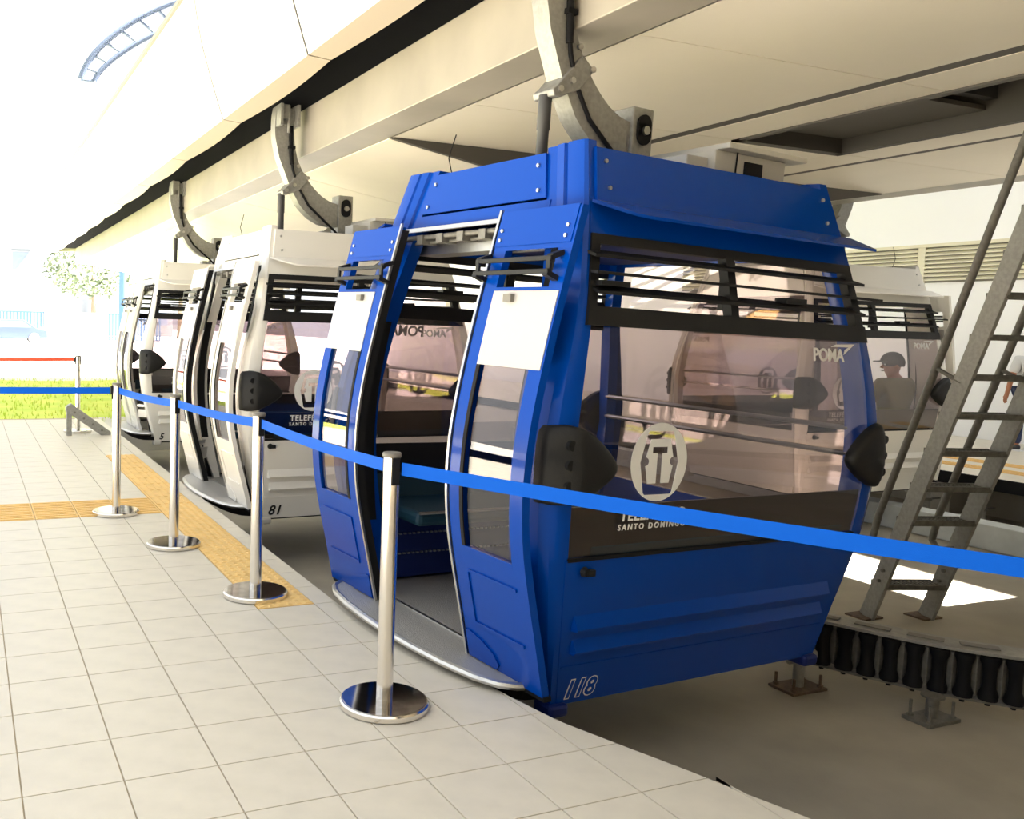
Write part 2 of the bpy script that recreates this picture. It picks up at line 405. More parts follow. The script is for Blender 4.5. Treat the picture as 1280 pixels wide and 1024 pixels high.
# ------------------------------------------------------------------ gondola cabin
HU = np.array([(-.08, .83), (.1, .862), (.3, .897), (.5, .928), (.7, .950), (.9, .958), (1.1, .948), (1.3, .918), (1.54, .872), (1.85, .815), (2.19, .755), (2.4, .72)])
HV = np.array([(-.08, .765), (.1, .797), (.3, .832), (.5, .862), (.7, .882), (.9, .889), (1.1, .884), (1.3, .866), (1.54, .834), (1.85, .762), (2.19, .66), (2.4, .60)])
UD = np.array([(-.1, .95), (0, .98), (.2, 1.03), (.4, 1.085), (.6, 1.135), (.8, 1.158), (1.0, 1.153), (1.2, 1.125), (1.5, 1.065), (1.91, .968), (2.3, .87)])
PO = np.array([(-.08, .0), (.2, .045), (.6, .085), (.9, .095), (1.2, .075), (1.54, .04), (2.22, .025)])
def smooth_tab(T):
    zz = np.linspace(T[0, 0], T[-1, 0], 120); vv = np.interp(zz, T[:, 0], T[:, 1])
    k = np.ones(9)/9; vp = np.pad(vv, 4, mode='reflect', reflect_type='odd'); return zz, np.convolve(vp, k, 'valid')
TAB = {n: smooth_tab(t) for n, t in (('hu', HU), ('hv', HV), ('ud', UD), ('po', PO))}
def hu(z): return float(np.interp(z, *TAB['hu']))
def hv(z): return float(np.interp(z, *TAB['hv']))
def ud(z): return float(np.interp(z, *TAB['ud']))
def po(z): return float(np.interp(z, *TAB['po']))
def zl(a, b, st=.08): return lin(a, b, max(2, int(math.ceil((b-a)/st))+1))

def end_sheet(ua, ub, z0, z1, d=0, th=.02, nu=2, st=.08):
    """sheet on the near end face between u = ua(z) and ub(z)"""
    return MB().sheet(lambda s, z: (ua(z)+(ub(z)-ua(z))*s, -(hv(z)+d), z), lin(0, 1, nu), zl(z0, z1, st), (0, th, 0))
def side_sheet(v0, v1, z0, z1, d=0, th=.02, nv=2, prof=hu, sg=-1):
    return MB().sheet(lambda s, z: (sg*(prof(z)+d), v0+(v1-v0)*s, z), lin(0, 1, nv), zl(z0, z1), (-sg*th, 0, 0))
def face_matrix(u, z, d=.004):
    """placement for flat print on the near end face"""
    sl = (hv(z+.05)-hv(z-.05))/.1
    ey = Vector((0, -sl, 1)).normalized(); ex = Vector((1, 0, 0)); ez = ex.cross(ey)
    p = Vector((u, -hv(z), z))+ez*d
    return Matrix(((ex.x, ey.x, ez.x, p.x), (ex.y, ey.y, ez.y, p.y), (ex.z, ey.z, ez.z, p.z), (0, 0, 0, 1)))

def post_mesh(su, sv):
    m = MB(); Z = zl(-.08, 2.215, .07); rings = []
    for z in Z:
        a, b, o = hu(z), hv(z), po(z)
        dp = .25 if su < 0 else .10
        P = [(a-.035, b-.004), (a+.012, b), (a+.6*o+.008, b-.012), (a+o+.002, b-.045), (a+o, b-.40*dp), (a+o-.012, b-.432*dp), (a+o-.012, b-.472*dp), (a+o, b-.504*dp), (a+o-.008, b-.70*dp), (a+o-.022, b-.732*dp), (a+o-.022, b-dp), (a-.06, b-dp), (a-.06, b-.05)]
        rings.append([(su*x, sv*y, z) for x, y in P])
    n = len(rings[0]); vs = [p for r in rings for p in r]; fs = []
    for i in range(len(Z)-1): fs += [(i*n+k, i*n+(k+1) % n, (i+1)*n+(k+1) % n, (i+1)*n+k) for k in range(n)]
    fs += [tuple(range(n)), tuple(range((len(Z)-1)*n, len(Z)*n))]
    return m.add(vs, fs)

def bumper_mesh(su):
    # D-shaped pad: straight side at the corner, rounded point towards the middle, gently domed
    out = []
    pts = [(-1.055, .80), (-1.06, .94), (-1.05, 1.06), (-1.02, 1.085), (-.97, 1.088), (-.90, 1.068), (-.83, 1.025), (-.775, .975), (-.742, .93), (-.755, .895), (-.80, .86), (-.87, .818), (-.95, .787), (-1.01, .78), (-1.04, .785)]
    Q = []
    for i in range(len(pts)):
        p0, p1, p2, p3 = [np.array(pts[(i+k) % len(pts)]) for k in (-1, 0, 1, 2)]
        for t in (0, .5): Q.append(tuple(.5*((2*p1)+(p2-p0)*t+(2*p0-5*p1+4*p2-p3)*t*t+(3*p1-p0-3*p2+p3)*t**3)))
    pts = Q
    c = (-.93, .935); m = MB(); N = len(pts); rings = []
    for f_, d in ((1.0, .0), (1.0, .026), (.985, .038), (.95, .047), (.88, .054), (.72, .060), (.5, .064), (.25, .066)):
        ring = []
        for (u, z) in pts:
            uu = c[0]+(u-c[0])*f_; zz = c[1]+(z-c[1])*f_
            wrap = max(0, (-hu(zz)-uu))*.75
            ring.append((su*uu, -(hv(zz)+d+.004)+wrap, zz))
        rings.append(ring)
    vs = [p for r in rings for p in r]; fs = [(i*N+k, i*N+(k+1) % N, (i+1)*N+(k+1) % N, (i+1)*N+k) for i in range(len(rings)-1) for k in range(N)]
    fs += [tuple(range(N)), tuple(range((len(rings)-1)*N, len(rings)*N))]
    return m.add(vs, fs)

def logo_mesh():
    R1, R2 = .158, .160
    ell = [(R1*math.cos(2*PI*k/48), R2*math.sin(2*PI*k/48)) for k in range(48)]
    hexa = [(-.075, .118), (-.068, .126), (.068, .126), (.075, .118), (.108, .0), (.082, -.122), (.073, -.132), (-.073, -.132), (-.082, -.122), (-.108, .0)]
    def notch(x, y, sgn):
        return [(x+sgn*.022*math.cos(t), y+.022*math.sin(t)) for t in lin(PI/2, -PI/2, 7)]
    body = [(-.055, .094), (.055, .094), (.076, .022)]
    body += [(.078-.020*math.sin(t), .003+.018*math.cos(t)) for t in lin(0, PI, 7)]
    body += [(.076, -.02), (.060, -.086), (.014, -.086), (.014, .036), (.042, .036), (.042, .062), (-.042, .062), (-.042, .036), (-.014, .036), (-.014, -.086), (-.060, -.086), (-.076, -.02)]
    body += [(-.078+.020*math.sin(t), .003-.018*math.cos(t)) for t in lin(0, PI, 7)]
    body += [(-.076, .022)]
    me = poly_curve_mesh([ell, hexa, body]); return me

def door_leaf(root, sv, shift, paint, zn, key):
    """one sliding leaf; sv = -1 near, +1 far; shift moves it towards the closed position"""
    V0, V1 = .405-shift, .872-shift
    tv = lambda t: sv*(V0+(V1-V0)*t)
    def sh(t0, t1, z0, z1, d=0, th=.035): return side_sheet(tv(t0), tv(t1), z0, z1, d-.0, th, 2, ud, -1)
    def frame():
        m = MB()
        for t0, t1, z0, z1 in ((0, .165, .02, 1.915), (.84, 1, .02, 1.915), (.165, .84, 1.755, 1.915), (.165, .84, .02, .54), (.165, .84, 1.575, 1.605)):
            s_ = sh(t0, t1, z0, z1); m.add(s_.v, s_.f)
        return m
    door = part('door', key+'frame', frame, paint, root, smooth=45)
    part('lower_pane', key+'lp', lambda: sh(.165, .84, .54, 1.30, -.012, .006), 'door_glass', door, smooth=45)
    part('upper_pane', key+'up', lambda: sh(.16, .98, 1.29, 1.59, .004, .006), 'reflection_pane', door, smooth=45)
    part('pane_catch', key+'pc', lambda: MB().box(-ud(1.55)-.022, -ud(1.55)-.003, min(tv(.36), tv(.46)), max(tv(.36), tv(.46)), 1.545, 1.575), 'grey_trim', door)
    for zz in (1.66, 1.71):
        def rail(zz=zz):
            x = -(ud(zz)+.05); return MB().bar((x, tv(-.06), zz), (x, tv(.93), zz), .02, .018)
        part('guard_rail', key+'gr%d' % int(zz*100), rail, 'black_plastic', door, bevel=.003)
    for t in (-.03, .90):
      def brk(t=t):
        m = MB()
        m.bar((-(ud(1.73)-.0), tv(t), 1.735), (-(ud(1.73)+.055), tv(t), 1.715), .03, .02); m.bar((-(ud(1.64)-.0), tv(t), 1.635), (-(ud(1.64)+.055), tv(t), 1.655), .03, .02); m.bar((-(ud(1.69)+.05), tv(t), 1.655), (-(ud(1.69)+.05), tv(t), 1.715), .012, .02)
        return m
      part('rail_bracket', key+'rb%.2f' % t, brk, 'black_plastic', door)
    part('edge_seal', key+'es', lambda: side_sheet(tv(-.03), tv(.0), .02, 1.90, -.004, .045, 2, ud, -1), 'black_rubber', door, smooth=45)
    part('edge_trim', key+'et', lambda: side_sheet(tv(-.045), tv(-.015), .02, 1.93, .008, .012, 2, ud, -1), 'aluminium', door, smooth=45)
    part('pane_seal', key+'ps', lambda: side_sheet(tv(.155), tv(.20), .54, 1.30, .003, .006, 2, ud, -1), 'black_rubber', door, smooth=45)
    part('top_plate', key+'tp', lambda: sh(.0, .97, 1.775, 1.92, .004, .008), paint, door, smooth=45)
    def crease():
        m = MB()
        for z0, ta, tb in ((.43, .2, .86), (.20, .2, .86)):
            s_ = sh(ta, tb, z0, z0+.012, .007, .01); m.add(s_.v, s_.f)
        s_ = sh(.19, .20, .20, .44, .007, .01); m.add(s_.v, s_.f)
        return m
    part('crease', key+'cr', crease, paint, door)
    def kick():
        pts = [(0.02, .035), (.42, .035), (.46, .06), (.40, .10), (.25, .135), (.08, .155), (.02, .155)]
        return MB().prism(pts, lambda p: (-(ud(p[1])+.001), tv(p[0]), p[1]), lambda p: (-(ud(p[1])+.008), tv(p[0]), p[1]))
    part('kick_plate', key+'kp', kick, paint, door)
    def rv():
        m = MB()
        for t in (.06, .90):
            for z in (1.80, 1.84): m.lathe([(.008, -.004), (.008, .004), (.004, .007)], 8, (-(ud(z)+.006), tv(t), z), 'x')
        return m
    part('rivets', key+'rv', rv, 'aluminium', door, kind='stuff')
    part('bottom_seal', key+'bs', lambda: sh(0, 1, .0, .025, -.004, .04), 'black_rubber', door)
    return door

def gondola(name, label, group, loc, ang, paint, inner, number, numcol, tilt=(0, 0), closed=False, outline=False):
    tx, ty = tilt
    c, s = math.cos(ang), math.sin(ang)
    ox, oy = -ty, -tx
    root = empty(name, (loc[0]+c*ox-s*oy, loc[1]+s*ox+c*oy, 0))
    # small tilt of the hanging cabin, then heading
    root.rotation_euler = (Matrix.Rotation(ang, 3, 'Z') @ Matrix.Rotation(ty, 3, 'Y') @ Matrix.Rotation(-tx, 3, 'X')).to_euler()
    tag(root, label, 'cable car', group)
    k = paint
    for su in (-1, 1):
        for sv in (-1, 1):
            post = part('corner_post', 'post%d%d' % (su, sv), lambda: post_mesh(su, sv), paint, root, smooth=35)
    for r in (0, PI):
        R = dict(rot=(0, 0, r))
        # lower end panel with two ledges, number, lock
        ep = part('end_panel', 'endp', lambda: end_sheet(lambda z: -hu(z)+.02, lambda z: hu(z)-.02, -.08, .555, 0, .03), paint, root, smooth=40, **R)
        for z0, z1 in ((.255, .325), (.155, .22)):
            def ledge(z0=z0, z1=z1):
                y0, y1 = -hv(z0), -hv(z1)
                return MB().prism([(y1+.004, z1), (y0-.028, z0+.006), (y0-.024, z0-.004), (y0+.004, z0-.004)],
                                  lambda p: (-hu(z0)+.07+(.0 if p[0] > -hv(.2)-.02 else .012), p[0], p[1]), lambda p: (hu(z0)-.09, p[0], p[1]))
            part('ledge', 'ledge%.2f' % z0, ledge, paint, ep)
        part('seam_strip', 'seamst', lambda: end_sheet(lambda z: -hu(z)+.03, lambda z: hu(z)-.03, .085, .095, .003, .006), paint, ep)
        part('lock', 'lock', lambda: MB().lathe([(.016, -.02), (.022, .0), (.012, .012)], 10, (-.815, -hv(.505)-.008, .505), 'y').box(-.815, -.775, -hv(.505)-.03, -hv(.505)-.01, .49, .515), 'black_plastic', ep)
        def nm():
            me = text_mesh(number, .108, .25, 1.06, bold=.0025); return xform(me, face_matrix(-.79, -.05, .003))
        if outline:
            def nmo():
                me = text_mesh(number, .108, .25, 1.06, bold=.0075, extrude=.0008); return xform(me, face_matrix(-.79, -.05, .002))
            part('number_outline', 'no'+number, nmo, 'letter_white', ep)
            part('number', 'nm'+number, nm, paint, ep)
        elif number: part('number', 'nm'+number, nm, numcol, ep)
        # window, dark band, print
        gl = part('window', 'endglass', lambda: end_sheet(lambda z: -hu(z)+.012, lambda z: hu(z)-.012, .555, 1.47, -.004, .006, 6), 'tint_glass', root, smooth=60, **R)
        part('dark_band', 'band', lambda: end_sheet(lambda z: -hu(z)+.035, lambda z: hu(z)-.035, .565, .765, -.012, .012), 'dark_panel', gl, smooth=60)
        part('window_trim', 'wtrim', lambda: end_sheet(lambda z: -hu(z)+.03, lambda z: hu(z)-.03, .548, .562, .006, .012), 'black_rubber', gl)
        part('logo', 'logo', lambda: xform(logo_mesh(), face_matrix(-.476, .936, .004)), 'letter_white', gl)
        part('lettering', 'let1', lambda: xform(text_mesh('TELEFÉRICO', .062, 0, 1.12, 'CENTER', bold=.0012), face_matrix(-.476, .702, .004)), 'letter_white', gl)
        part('lettering', 'let2', lambda: xform(text_mesh('SANTO DOMINGO', .034, 0, 1.45, 'CENTER', bold=.0006), face_matrix(-.476, .664, .004)), 'letter_white', gl)
        lc = 'letter_white' if outline else 'letter_black'
        part('maker_lettering', 'poma', lambda: xform(text_mesh('POMA', .082, 0, .98, 'LEFT', bold=.0022), face_matrix(.49, 1.375, .004)), 'letter_white', gl)
        part('maker_arrow', 'pomaarrow', lambda: xform(poly_curve_mesh([[(.075, .012), (.085, .036), (.115, .048), (-.02, .046), (.02, .058), (.16, .064)]]), face_matrix(.64, 1.395, .004)), 'letter_white', gl)
        # louvre bank over the window
        def lf():
            m = MB()
            U = lambda o: (lambda z: -hu(z)+o)
            for a, b, z0, z1, d, th in ((U(.0), lambda z: hu(z)-.0, 1.47, 1.545, .016, .05), (U(.0), lambda z: hu(z)-.0, 1.79, 1.83, .008, .04), (U(.0), lambda z: -hu(z)+.045, 1.54, 1.80, .008, .04), (lambda z: hu(z)-.055, lambda z: hu(z), 1.54, 1.80, .008, .04), (lambda z: -.06, lambda z: -.012, 1.50, 1.80, .012, .045)):
                s_ = end_sheet(a, b, z0, z1, d, th); m.add(s_.v, s_.f)
            return m
        lv = part('louver_frame', 'lvf', lf, 'black_plastic', root, **R)
        for zz, x1, tz in ((1.745, .86, .012), (1.672, .99, .004), (1.605, .84, .014)):
            def slat(zz=zz, x1=x1, tz=tz):
                y = -hv(zz); return MB().prism([(y-.045, zz-tz), (y-.045, zz-tz+.012), (y+.03, zz+tz+.012), (y+.03, zz+tz)], lambda p: (-.845, p[0], p[1]), lambda p: (x1, p[0], p[1]))
            part('slat', 'slat%.2f' % zz, slat, 'black_plastic', lv)
        part('slat_lever', 'lever', lambda: MB().box(-.06, -.0, -hv(1.65)+.02, -hv(1.65)+.045, 1.57, 1.78), 'black_plastic', lv)
        part('slat_clip', 'clip1', lambda: MB().box(.28, .42, -hv(1.6)-.03, -hv(1.6)+.03, 1.62, 1.645), 'black_plastic', lv)
        part('slat_clip', 'clip2', lambda: MB().box(-.83, -.68, -hv(1.6)-.04, -hv(1.6)+.02, 1.625, 1.645), 'black_plastic', lv)
        # header, roof fascia, visor
        part('header', 'hdr', lambda: end_sheet(lambda z: -hu(z)+.0, lambda z: hu(z)-.0, 1.825, 1.975, .0, .03), paint, root, smooth=40, **R)
        rf = part('roof_fascia', 'rff', lambda: end_sheet(lambda z: -hu(z)+.02, lambda z: hu(z)-.012, 1.965, 2.185, .012, .025), paint, root, smooth=40, **R)
        def visor():
            S = [-.80, -.77, -.72, -.66, -.60, -.5, 0, .5, .80, .86]
            def Fv(u, t):
                e = 1 if u > -.6 else max(.05, math.sin((u+.80)/.2*PI/2))
                w_ = .115*e; y = -(hv(1.96)+.012+w_*t); return (u*(1+.03*t if u > 0 else 1), y, 1.965-.055*t*e)
            return MB().sheet(Fv, S, [0, .35, .7, 1], (0, .0, -.012))
        part('visor', 'visor', visor, paint, root, smooth=60, **R)
        def rv():
            m = MB()
            for u in (-.70, .69):
                for z in (2.02, 2.13): m.lathe([(.009, -.005), (.009, .003), (.004, .006)], 8, (u, -hv(z)-.016, z), 'y')
            return m
        part('rivets', 'rvA', rv, 'aluminium', rf, kind='stuff')
        # corner pads with bolts
        for su in (-1, 1):
            bp = part('corner_pad', 'pad%d' % su, lambda: bumper_mesh(su), 'black_plastic', root, smooth=75, **R)
            for zz in (.86, .94, 1.015):
                def bolt(su=su, zz=zz): return MB().lathe([(.020, -.012), (.020, .004), (.013, .006), (.012, -.002), (.004, -.002)], 12, (su*-.985, -(hv(zz)+.037), zz), 'y')
                part('bolt', 'bolt%d%.2f' % (su, zz), bolt, 'black_plastic', bp)
        # bench
        def cushion():
            m = MB(); m.box(-.70, .78, -.80, -.36, .40, .475); return m
        bn = part('bench', 'bench'+k, cushion, 'seat_teal', root, bevel=.025, **R)
        part('bench_back', 'bback', lambda: MB().prism([(-.845, .47), (-.80, .47), (-.835, .60), (-.862, .60)], lambda p: (-.78, p[0], p[1]), lambda p: (.82, p[0], p[1])), 'seat_teal', bn)
        part('bench_rim', 'brim', lambda: MB().tube([(-.70, -.352, .475), (.78, -.352, .475)], .008, 6), 'aluminium', bn)
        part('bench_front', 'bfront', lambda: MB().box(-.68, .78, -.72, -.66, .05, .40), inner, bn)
        def chain():
            m = MB()
            for z in (.18, .29):
                for q in range(48): m.box(-.62+q*.029, -.605+q*.029, -.662, -.648, z, z+.008)
            return m
        part('chain', 'chain', chain, 'aluminium', bn, kind='stuff')
    # platform-side opening
    sf_ = part('roof_fascia', 'rffs', lambda: MB().sheet(lambda s_, z: (-(hu(z)+.018), s_*(hv(z)-.247), z), [-1, 1], zl(1.995, 2.19), (.02, 0, 0)), paint, root, smooth=40)
    part('rivets', 'rvS', lambda: [m_ for m_ in [MB()] if [m_.lathe([(.009, -.005), (.009, .003), (.004, .006)], 8, (-(hu(z)+.022), q*(hv(z)-.29), z), 'x') for q in (-1, 1) for z in (2.03, 2.14)]][0], 'aluminium', sf_, kind='stuff')
    part('door_header', 'dhs', lambda: side_sheet(-.50, .50, 1.925, 1.985, .012, .05), paint, root, smooth=40)
    part('header_trim', 'dht', lambda: side_sheet(-.60, .60, 1.90, 1.92, .055, .02), 'aluminium', root)
    mech = part('door_mechanism', 'mech', lambda: MB().box(-.74, -.60, -.60, .60, 1.80, 1.86), 'aluminium', root)
    def rods():
        m = MB(); m.tube([(-.83, -.5, 1.875), (-.83, .62, 1.875)], .012, 8); m.tube([(-.80, -.5, 1.85), (-.80, .62, 1.85)], .008, 6)
        for q in range(5): m.box(-.85, -.76, -.30+q*.17, -.25+q*.17, 1.84, 1.885)
        return m
    part('slide_rod', 'rods', rods, 'galvanised_dark', mech)
    for sv in (-1, 1):
        part('opening_seal', 'oseal%d' % sv, lambda: side_sheet(sv*(hv(1)-.29), sv*(hv(1)-.25), .03, 1.90, .035, .06), 'black_rubber', root, smooth=40)
        part('guide_arm', 'garm%d' % sv, lambda: MB().bar((-.80, sv*.70, .26), (-1.0, sv*.50, .26), .03, .10).bar((-.80, sv*.70, .36), (-1.02, sv*.52, .36), .02, .03), paint if paint == 'blue_paint' else 'aluminium', root)
        door_leaf(root, sv, .39 if closed else 0, paint, 0, 'leaf%d%d' % (sv, closed))
    # step plate
    OUT = [(-.78, -.77), (-.90, -.765), (-1.0, -.745), (-1.055, -.70), (-1.10, -.60), (-1.135, -.42), (-1.155, -.2), (-1.162, 0), (-1.155, .2), (-1.135, .42), (-1.10, .60), (-1.055, .70), (-1.0, .745), (-.90, .765), (-.78, .77)]
    stp = part('step_plate', 'step', lambda: MB().prism(OUT, lambda p: (p[0], p[1], .008), lambda p: (p[0], p[1], .030)), 'tread_plate', root)
    part('step_rim', 'srim', lambda: MB().tube([(p[0]-.004, p[1], .020) for p in OUT[1:-1]], .017, 8), 'aluminium', stp, smooth=True)
    part('step_skirt', 'sskirt', lambda: MB().prism([(p[0]*.975+.01, p[1]*.97) for p in OUT], lambda p: (p[0]+.05, p[1]*.96, -.07), lambda p: (p[0], p[1], .008)), 'black_rubber', stp)
    part('sill_strip', 'sill', lambda: MB().box(-.895, -.88, -.58, .58, .03, .036), 'aluminium', stp)
    part('cabin_floor', 'cfl', lambda: MB().box(-.88, .80, -.74, .74, -.02, .031), 'tread_plate', root)
    part('underframe', 'ufr', lambda: MB().box(-.80, .80, -.74, .74, -.10, -.02), 'black_rubber', root, bevel=.02)
    for su in (-1, 1):
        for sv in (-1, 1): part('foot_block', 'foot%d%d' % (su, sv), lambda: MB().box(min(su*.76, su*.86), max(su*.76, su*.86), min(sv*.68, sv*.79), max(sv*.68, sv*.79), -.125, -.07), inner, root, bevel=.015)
    # far side: fixed window over a panel, two guard rails
    def wsheet(z0, z1, d, th): return MB().sheet(lambda q, z: (hu(z)+d, q*(hv(z)-.09), z), [-1, 1], zl(z0, z1), (-th, 0, 0))
    part('side_panel', 'sp', lambda: wsheet(-.08, .555, .0, .03), paint, root, smooth=40)
    part('side_window', 'sw', lambda: wsheet(.555, 1.86, .02, .006), 'tint_glass', root, smooth=60)
    part('side_header', 'sh', lambda: wsheet(1.86, 2.18, .02, .03), paint, root, smooth=40)
    for zz in (.93, 1.055): part('guard_rail', 'srail%.2f' % zz, lambda: MB().tube([(hu(zz)-.05, -.80, zz), (hu(zz)-.05, .80, zz)], .013, 8), 'aluminium', root, smooth=True)
    # roof
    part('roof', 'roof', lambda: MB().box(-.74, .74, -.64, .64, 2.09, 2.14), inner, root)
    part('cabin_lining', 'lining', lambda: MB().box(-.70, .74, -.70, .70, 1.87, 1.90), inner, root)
    rb = part('roof_unit', 'runit', lambda: MB().box(.16, .66, -.50, -.04, 2.13, 2.325).box(.02, .18, -.46, -.30, 2.13, 2.29), 'unit_grey', root, bevel=.006)
    part('unit_lid', 'rlid', lambda: MB().box(.18, .74, -.56, .04, 2.325, 2.35), 'unit_grey', rb, bevel=.004)
    part('unit_vent', 'rvent', lambda: MB().box(.36, .48, -.512, -.495, 2.22, 2.29), 'black_rubber', rb)
    part('roof_bow', 'rbow', lambda: MB().sheet(lambda t, y: (.02+.50*t, y, 2.14+.24*math.sin(PI*t)**.6), lin(0, 1, 12), [.12, .4], (0, 0, -.012)), 'dark_beam', root, smooth=True)
    part('antenna', 'ant', lambda: MB().tube([(.30, -.5, 2.13), (.30, -.51, 2.36)], .004, 6).tube([(-.62, .45, 2.13), (-.66, .47, 2.30), (-.63, .46, 2.42)], .003, 6), 'black_rubber', root)
    # hanger
    hg = part('hanger', 'hang', lambda: arm_mesh(), 'galvanised', root, smooth=40)
    part('hanger_block', 'hblock', lambda: MB().box(.055, .195, -.075, .075, 2.13, 2.58), 'galvanised', hg, bevel=.008)
    part('pivot', 'hpiv', lambda: MB().lathe([(.045, -.012), (.045, .0)], 16, (.125, -.078, 2.50), 'y').add(*[(lambda q: (q.v, q.f))(MB().lathe([(.045, -.012), (.045, .0)], 16, (.125, -.078, 2.44), 'y'))][0]).box(.08, .17, -.09, -.078, 2.44, 2.50), 'black_rubber', hg)
    part('pivot_pin', 'hpin', lambda: MB().lathe([(.022, -.02), (.022, .0), (.012, .004)], 12, (.125, -.085, 2.465), 'y'), 'aluminium', hg)
    part('lug', 'hlug', lambda: MB().prism([(-.47, 2.575), (-.44, 2.60), (-.30, 2.76), (-.22, 2.70), (-.30, 2.60), (-.42, 2.545), (-.46, 2.545)], lambda p: (p[0], -.075, p[1]), lambda p: (p[0], .075, p[1])), 'galvanised', hg, bevel=.006)
    part('damper', 'hdamp', lambda: MB().tube([(-.45, 0, 2.56), (-.45, 0, 2.40), (-.45, 0, 2.395), (-.45, 0, 2.13)], [.032, .032, .028, .028], 12), 'damper_dark', hg, smooth=True)
    part('roof_lug', 'hrl', lambda: MB().box(-.10, -.03, -.10, .06, 2.12, 2.26), 'galvanised', hg)
    part('cable', 'hcab', lambda: MB().tube([(-.40, -.062, 3.36), (-.40, -.064, 3.05), (-.39, -.068, 2.85), (-.37, -.066, 2.75), (-.32, -.062, 2.62), (-.22, -.062, 2.47), (-.10, -.066, 2.37), (.02, -.075, 2.27), (.08, -.095, 2.20), (.10, -.10, 2.13)], .011, 8), 'black_rubber', hg, smooth=True)
    part('cable_sleeve', 'hslv', lambda: MB().tube([(-.40, -.064, 3.12), (-.395, -.068, 2.95), (-.385, -.068, 2.80)], .018, 10).box(-.42, -.36, -.085, -.05, 2.93, 2.955), 'black_rubber', hg, smooth=True)
    part('grip', 'hgrip', lambda: MB().box(-.50, -.44, -.14, .02, 3.16, 3.30).box(-.53, -.505, -.17, -.05, 3.10, 3.28).box(-.38, -.355, -.17, -.05, 3.10, 3.28).box(-.53, -.355, -.09, -.075, 3.12, 3.26).tube([(-.44, -.12, 3.36), (-.44, -.12, 3.05)], .012, 8), 'galvanised', hg)
    def abolts():
        m = MB()
        for u, z in ((-.33, 2.79), (-.24, 2.70), (-.36, 2.63), (-.43, 2.58)): m.lathe([(.016, -.012), (.016, .0)], 8, (u, -.076, z), 'y')
        return m
    part('hanger_bolts', 'hbolt', abolts, 'aluminium', hg, kind='stuff')
    return root
def arm_mesh():
    outer = [(-.50, 3.42), (-.535, 3.20), (-.538, 3.03), (-.493, 2.845), (-.398, 2.63), (-.30, 2.465), (-.20, 2.375), (-.10, 2.325), (.06, 2.30)]
    inner = [(.06, 2.50), (-.01, 2.515), (-.085, 2.55), (-.15, 2.60), (-.205, 2.654), (-.27, 2.735), (-.322, 2.83), (-.355, 2.95), (-.365, 3.05), (-.368, 3.20), (-.36, 3.42)]
    # resample to matching counts, then a swept box section
    def rs(P, n):
        P = np.array(P); d = np.r_[0, np.cumsum(np.hypot(*np.diff(P, axis=0).T))]; t = np.linspace(0, d[-1], n)
        return np.stack([np.interp(t, d, P[:, 0]), np.interp(t, d, P[:, 1])], 1)
    n = 28; O = rs(outer, n); I = rs(inner[::-1], n); vs = []; fs = []
    for o, i in zip(O, I): vs += [(o[0], -.055, o[1]), (i[0], -.055, i[1]), (i[0], .055, i[1]), (o[0], .055, o[1])]
    for k in range(n-1): fs += [(4*k+a, 4*k+(a+1) % 4, 4*k+4+(a+1) % 4, 4*k+4+a) for a in range(4)]
    fs += [(3, 2, 1, 0), tuple(4*(n-1)+a for a in range(4))]
    return MB().add(vs, fs)

gondola('gondola_cabin', 'blue cable car cabin numbered 118 with its doors slid open', 'cable car cabins under the track', (2.97, 3.80), .105, 'blue_paint', 'blue_inner', '118', 'letter_white', (-.015, .024), False, True)
gondola('gondola_cabin', 'white cable car cabin numbered 81 standing right behind the blue cabin', 'cable car cabins under the track', (2.95, 7.50), .03, 'white_paint', 'white_inner', '81', 'letter_black')
gondola('gondola_cabin', 'white cable car cabin numbered 5, doors shut, farthest along the platform', 'cable car cabins under the track', (3.04, 12.16), 0, 'white_paint', 'white_inner', '5', 'letter_black', (0, 0), True)
gondola('gondola_cabin', 'white cable car cabin behind the ladder on the opposite track', 'cable car cabins under the track', (8.30, 7.10), PI, 'white_paint', 'white_inner', '', 'letter_black')

gondola('gondola_cabin', 'white cable car cabin added on the opposite track, unseen past the right picture edge, to shade the channel floor', 'cable car cabins under the track', (8.35, 3.35), PI, 'white_paint', 'white_inner', '', 'letter_black')  # added out of view, its shadow bounds the sun patch by the ladder

# ------------------------------------------------------------------ queue barrier: posts and belts
ST = [(1.477, 3.044), (1.423, 4.549), (1.235, 5.733), (1.031, 6.813)]
def stanchion(loc, label, rz=0, red=False):
    r = empty('barrier_post', (loc[0], loc[1], 0), (0, 0, rz)); tag(r, label, 'barrier post', 'steel queue barrier posts')
    part('base', 'stb', lambda: MB().lathe([(.165, .0), (.172, .004), (.172, .022), (.166, .028)], 40), 'steel_polished', r, smooth=40)
    part('base_ring', 'stbr', lambda: MB().lathe([(.163, -.0), (.163, .003)], 32), 'black_rubber', r)
    part('base_top', 'stbt', lambda: MB().lathe([(.160, .027), (.160, .0295)], 40), 'steel_mirror', r)
    part('post', 'stp', lambda: MB().lathe([(.0315, .029), (.0315, .965)], 24), 'steel_polished', r, smooth=40)
    part('cap', 'stc', lambda: MB().lathe([(.034, .962), (.036, .966), (.036, .976), (.033, .980)], 24), 'grey_trim', r, smooth=40)
    for sx in (-1, 1):
        part('belt_slot', 'sts%d' % sx, lambda: MB().box(sx*.031-.006, sx*.031+.006, -.015, .015, .86, .962), 'black_rubber', r)
    part('belt_clip', 'stclip', lambda: MB().box(-.046, -.030, -.014, .014, .895, .955), 'black_plastic', r)
    return r
def heading(a, b): return math.atan2(b[1]-a[1], b[0]-a[0])
SR = (2.62, .82); SL = (-1.35, 7.30)
FAR = (1.311, 11.90); FARL = (-1.6, 11.86)
stanchion(ST[0], 'nearest polished steel barrier post, beside the blue cabin doorway', heading(ST[1], ST[0]))
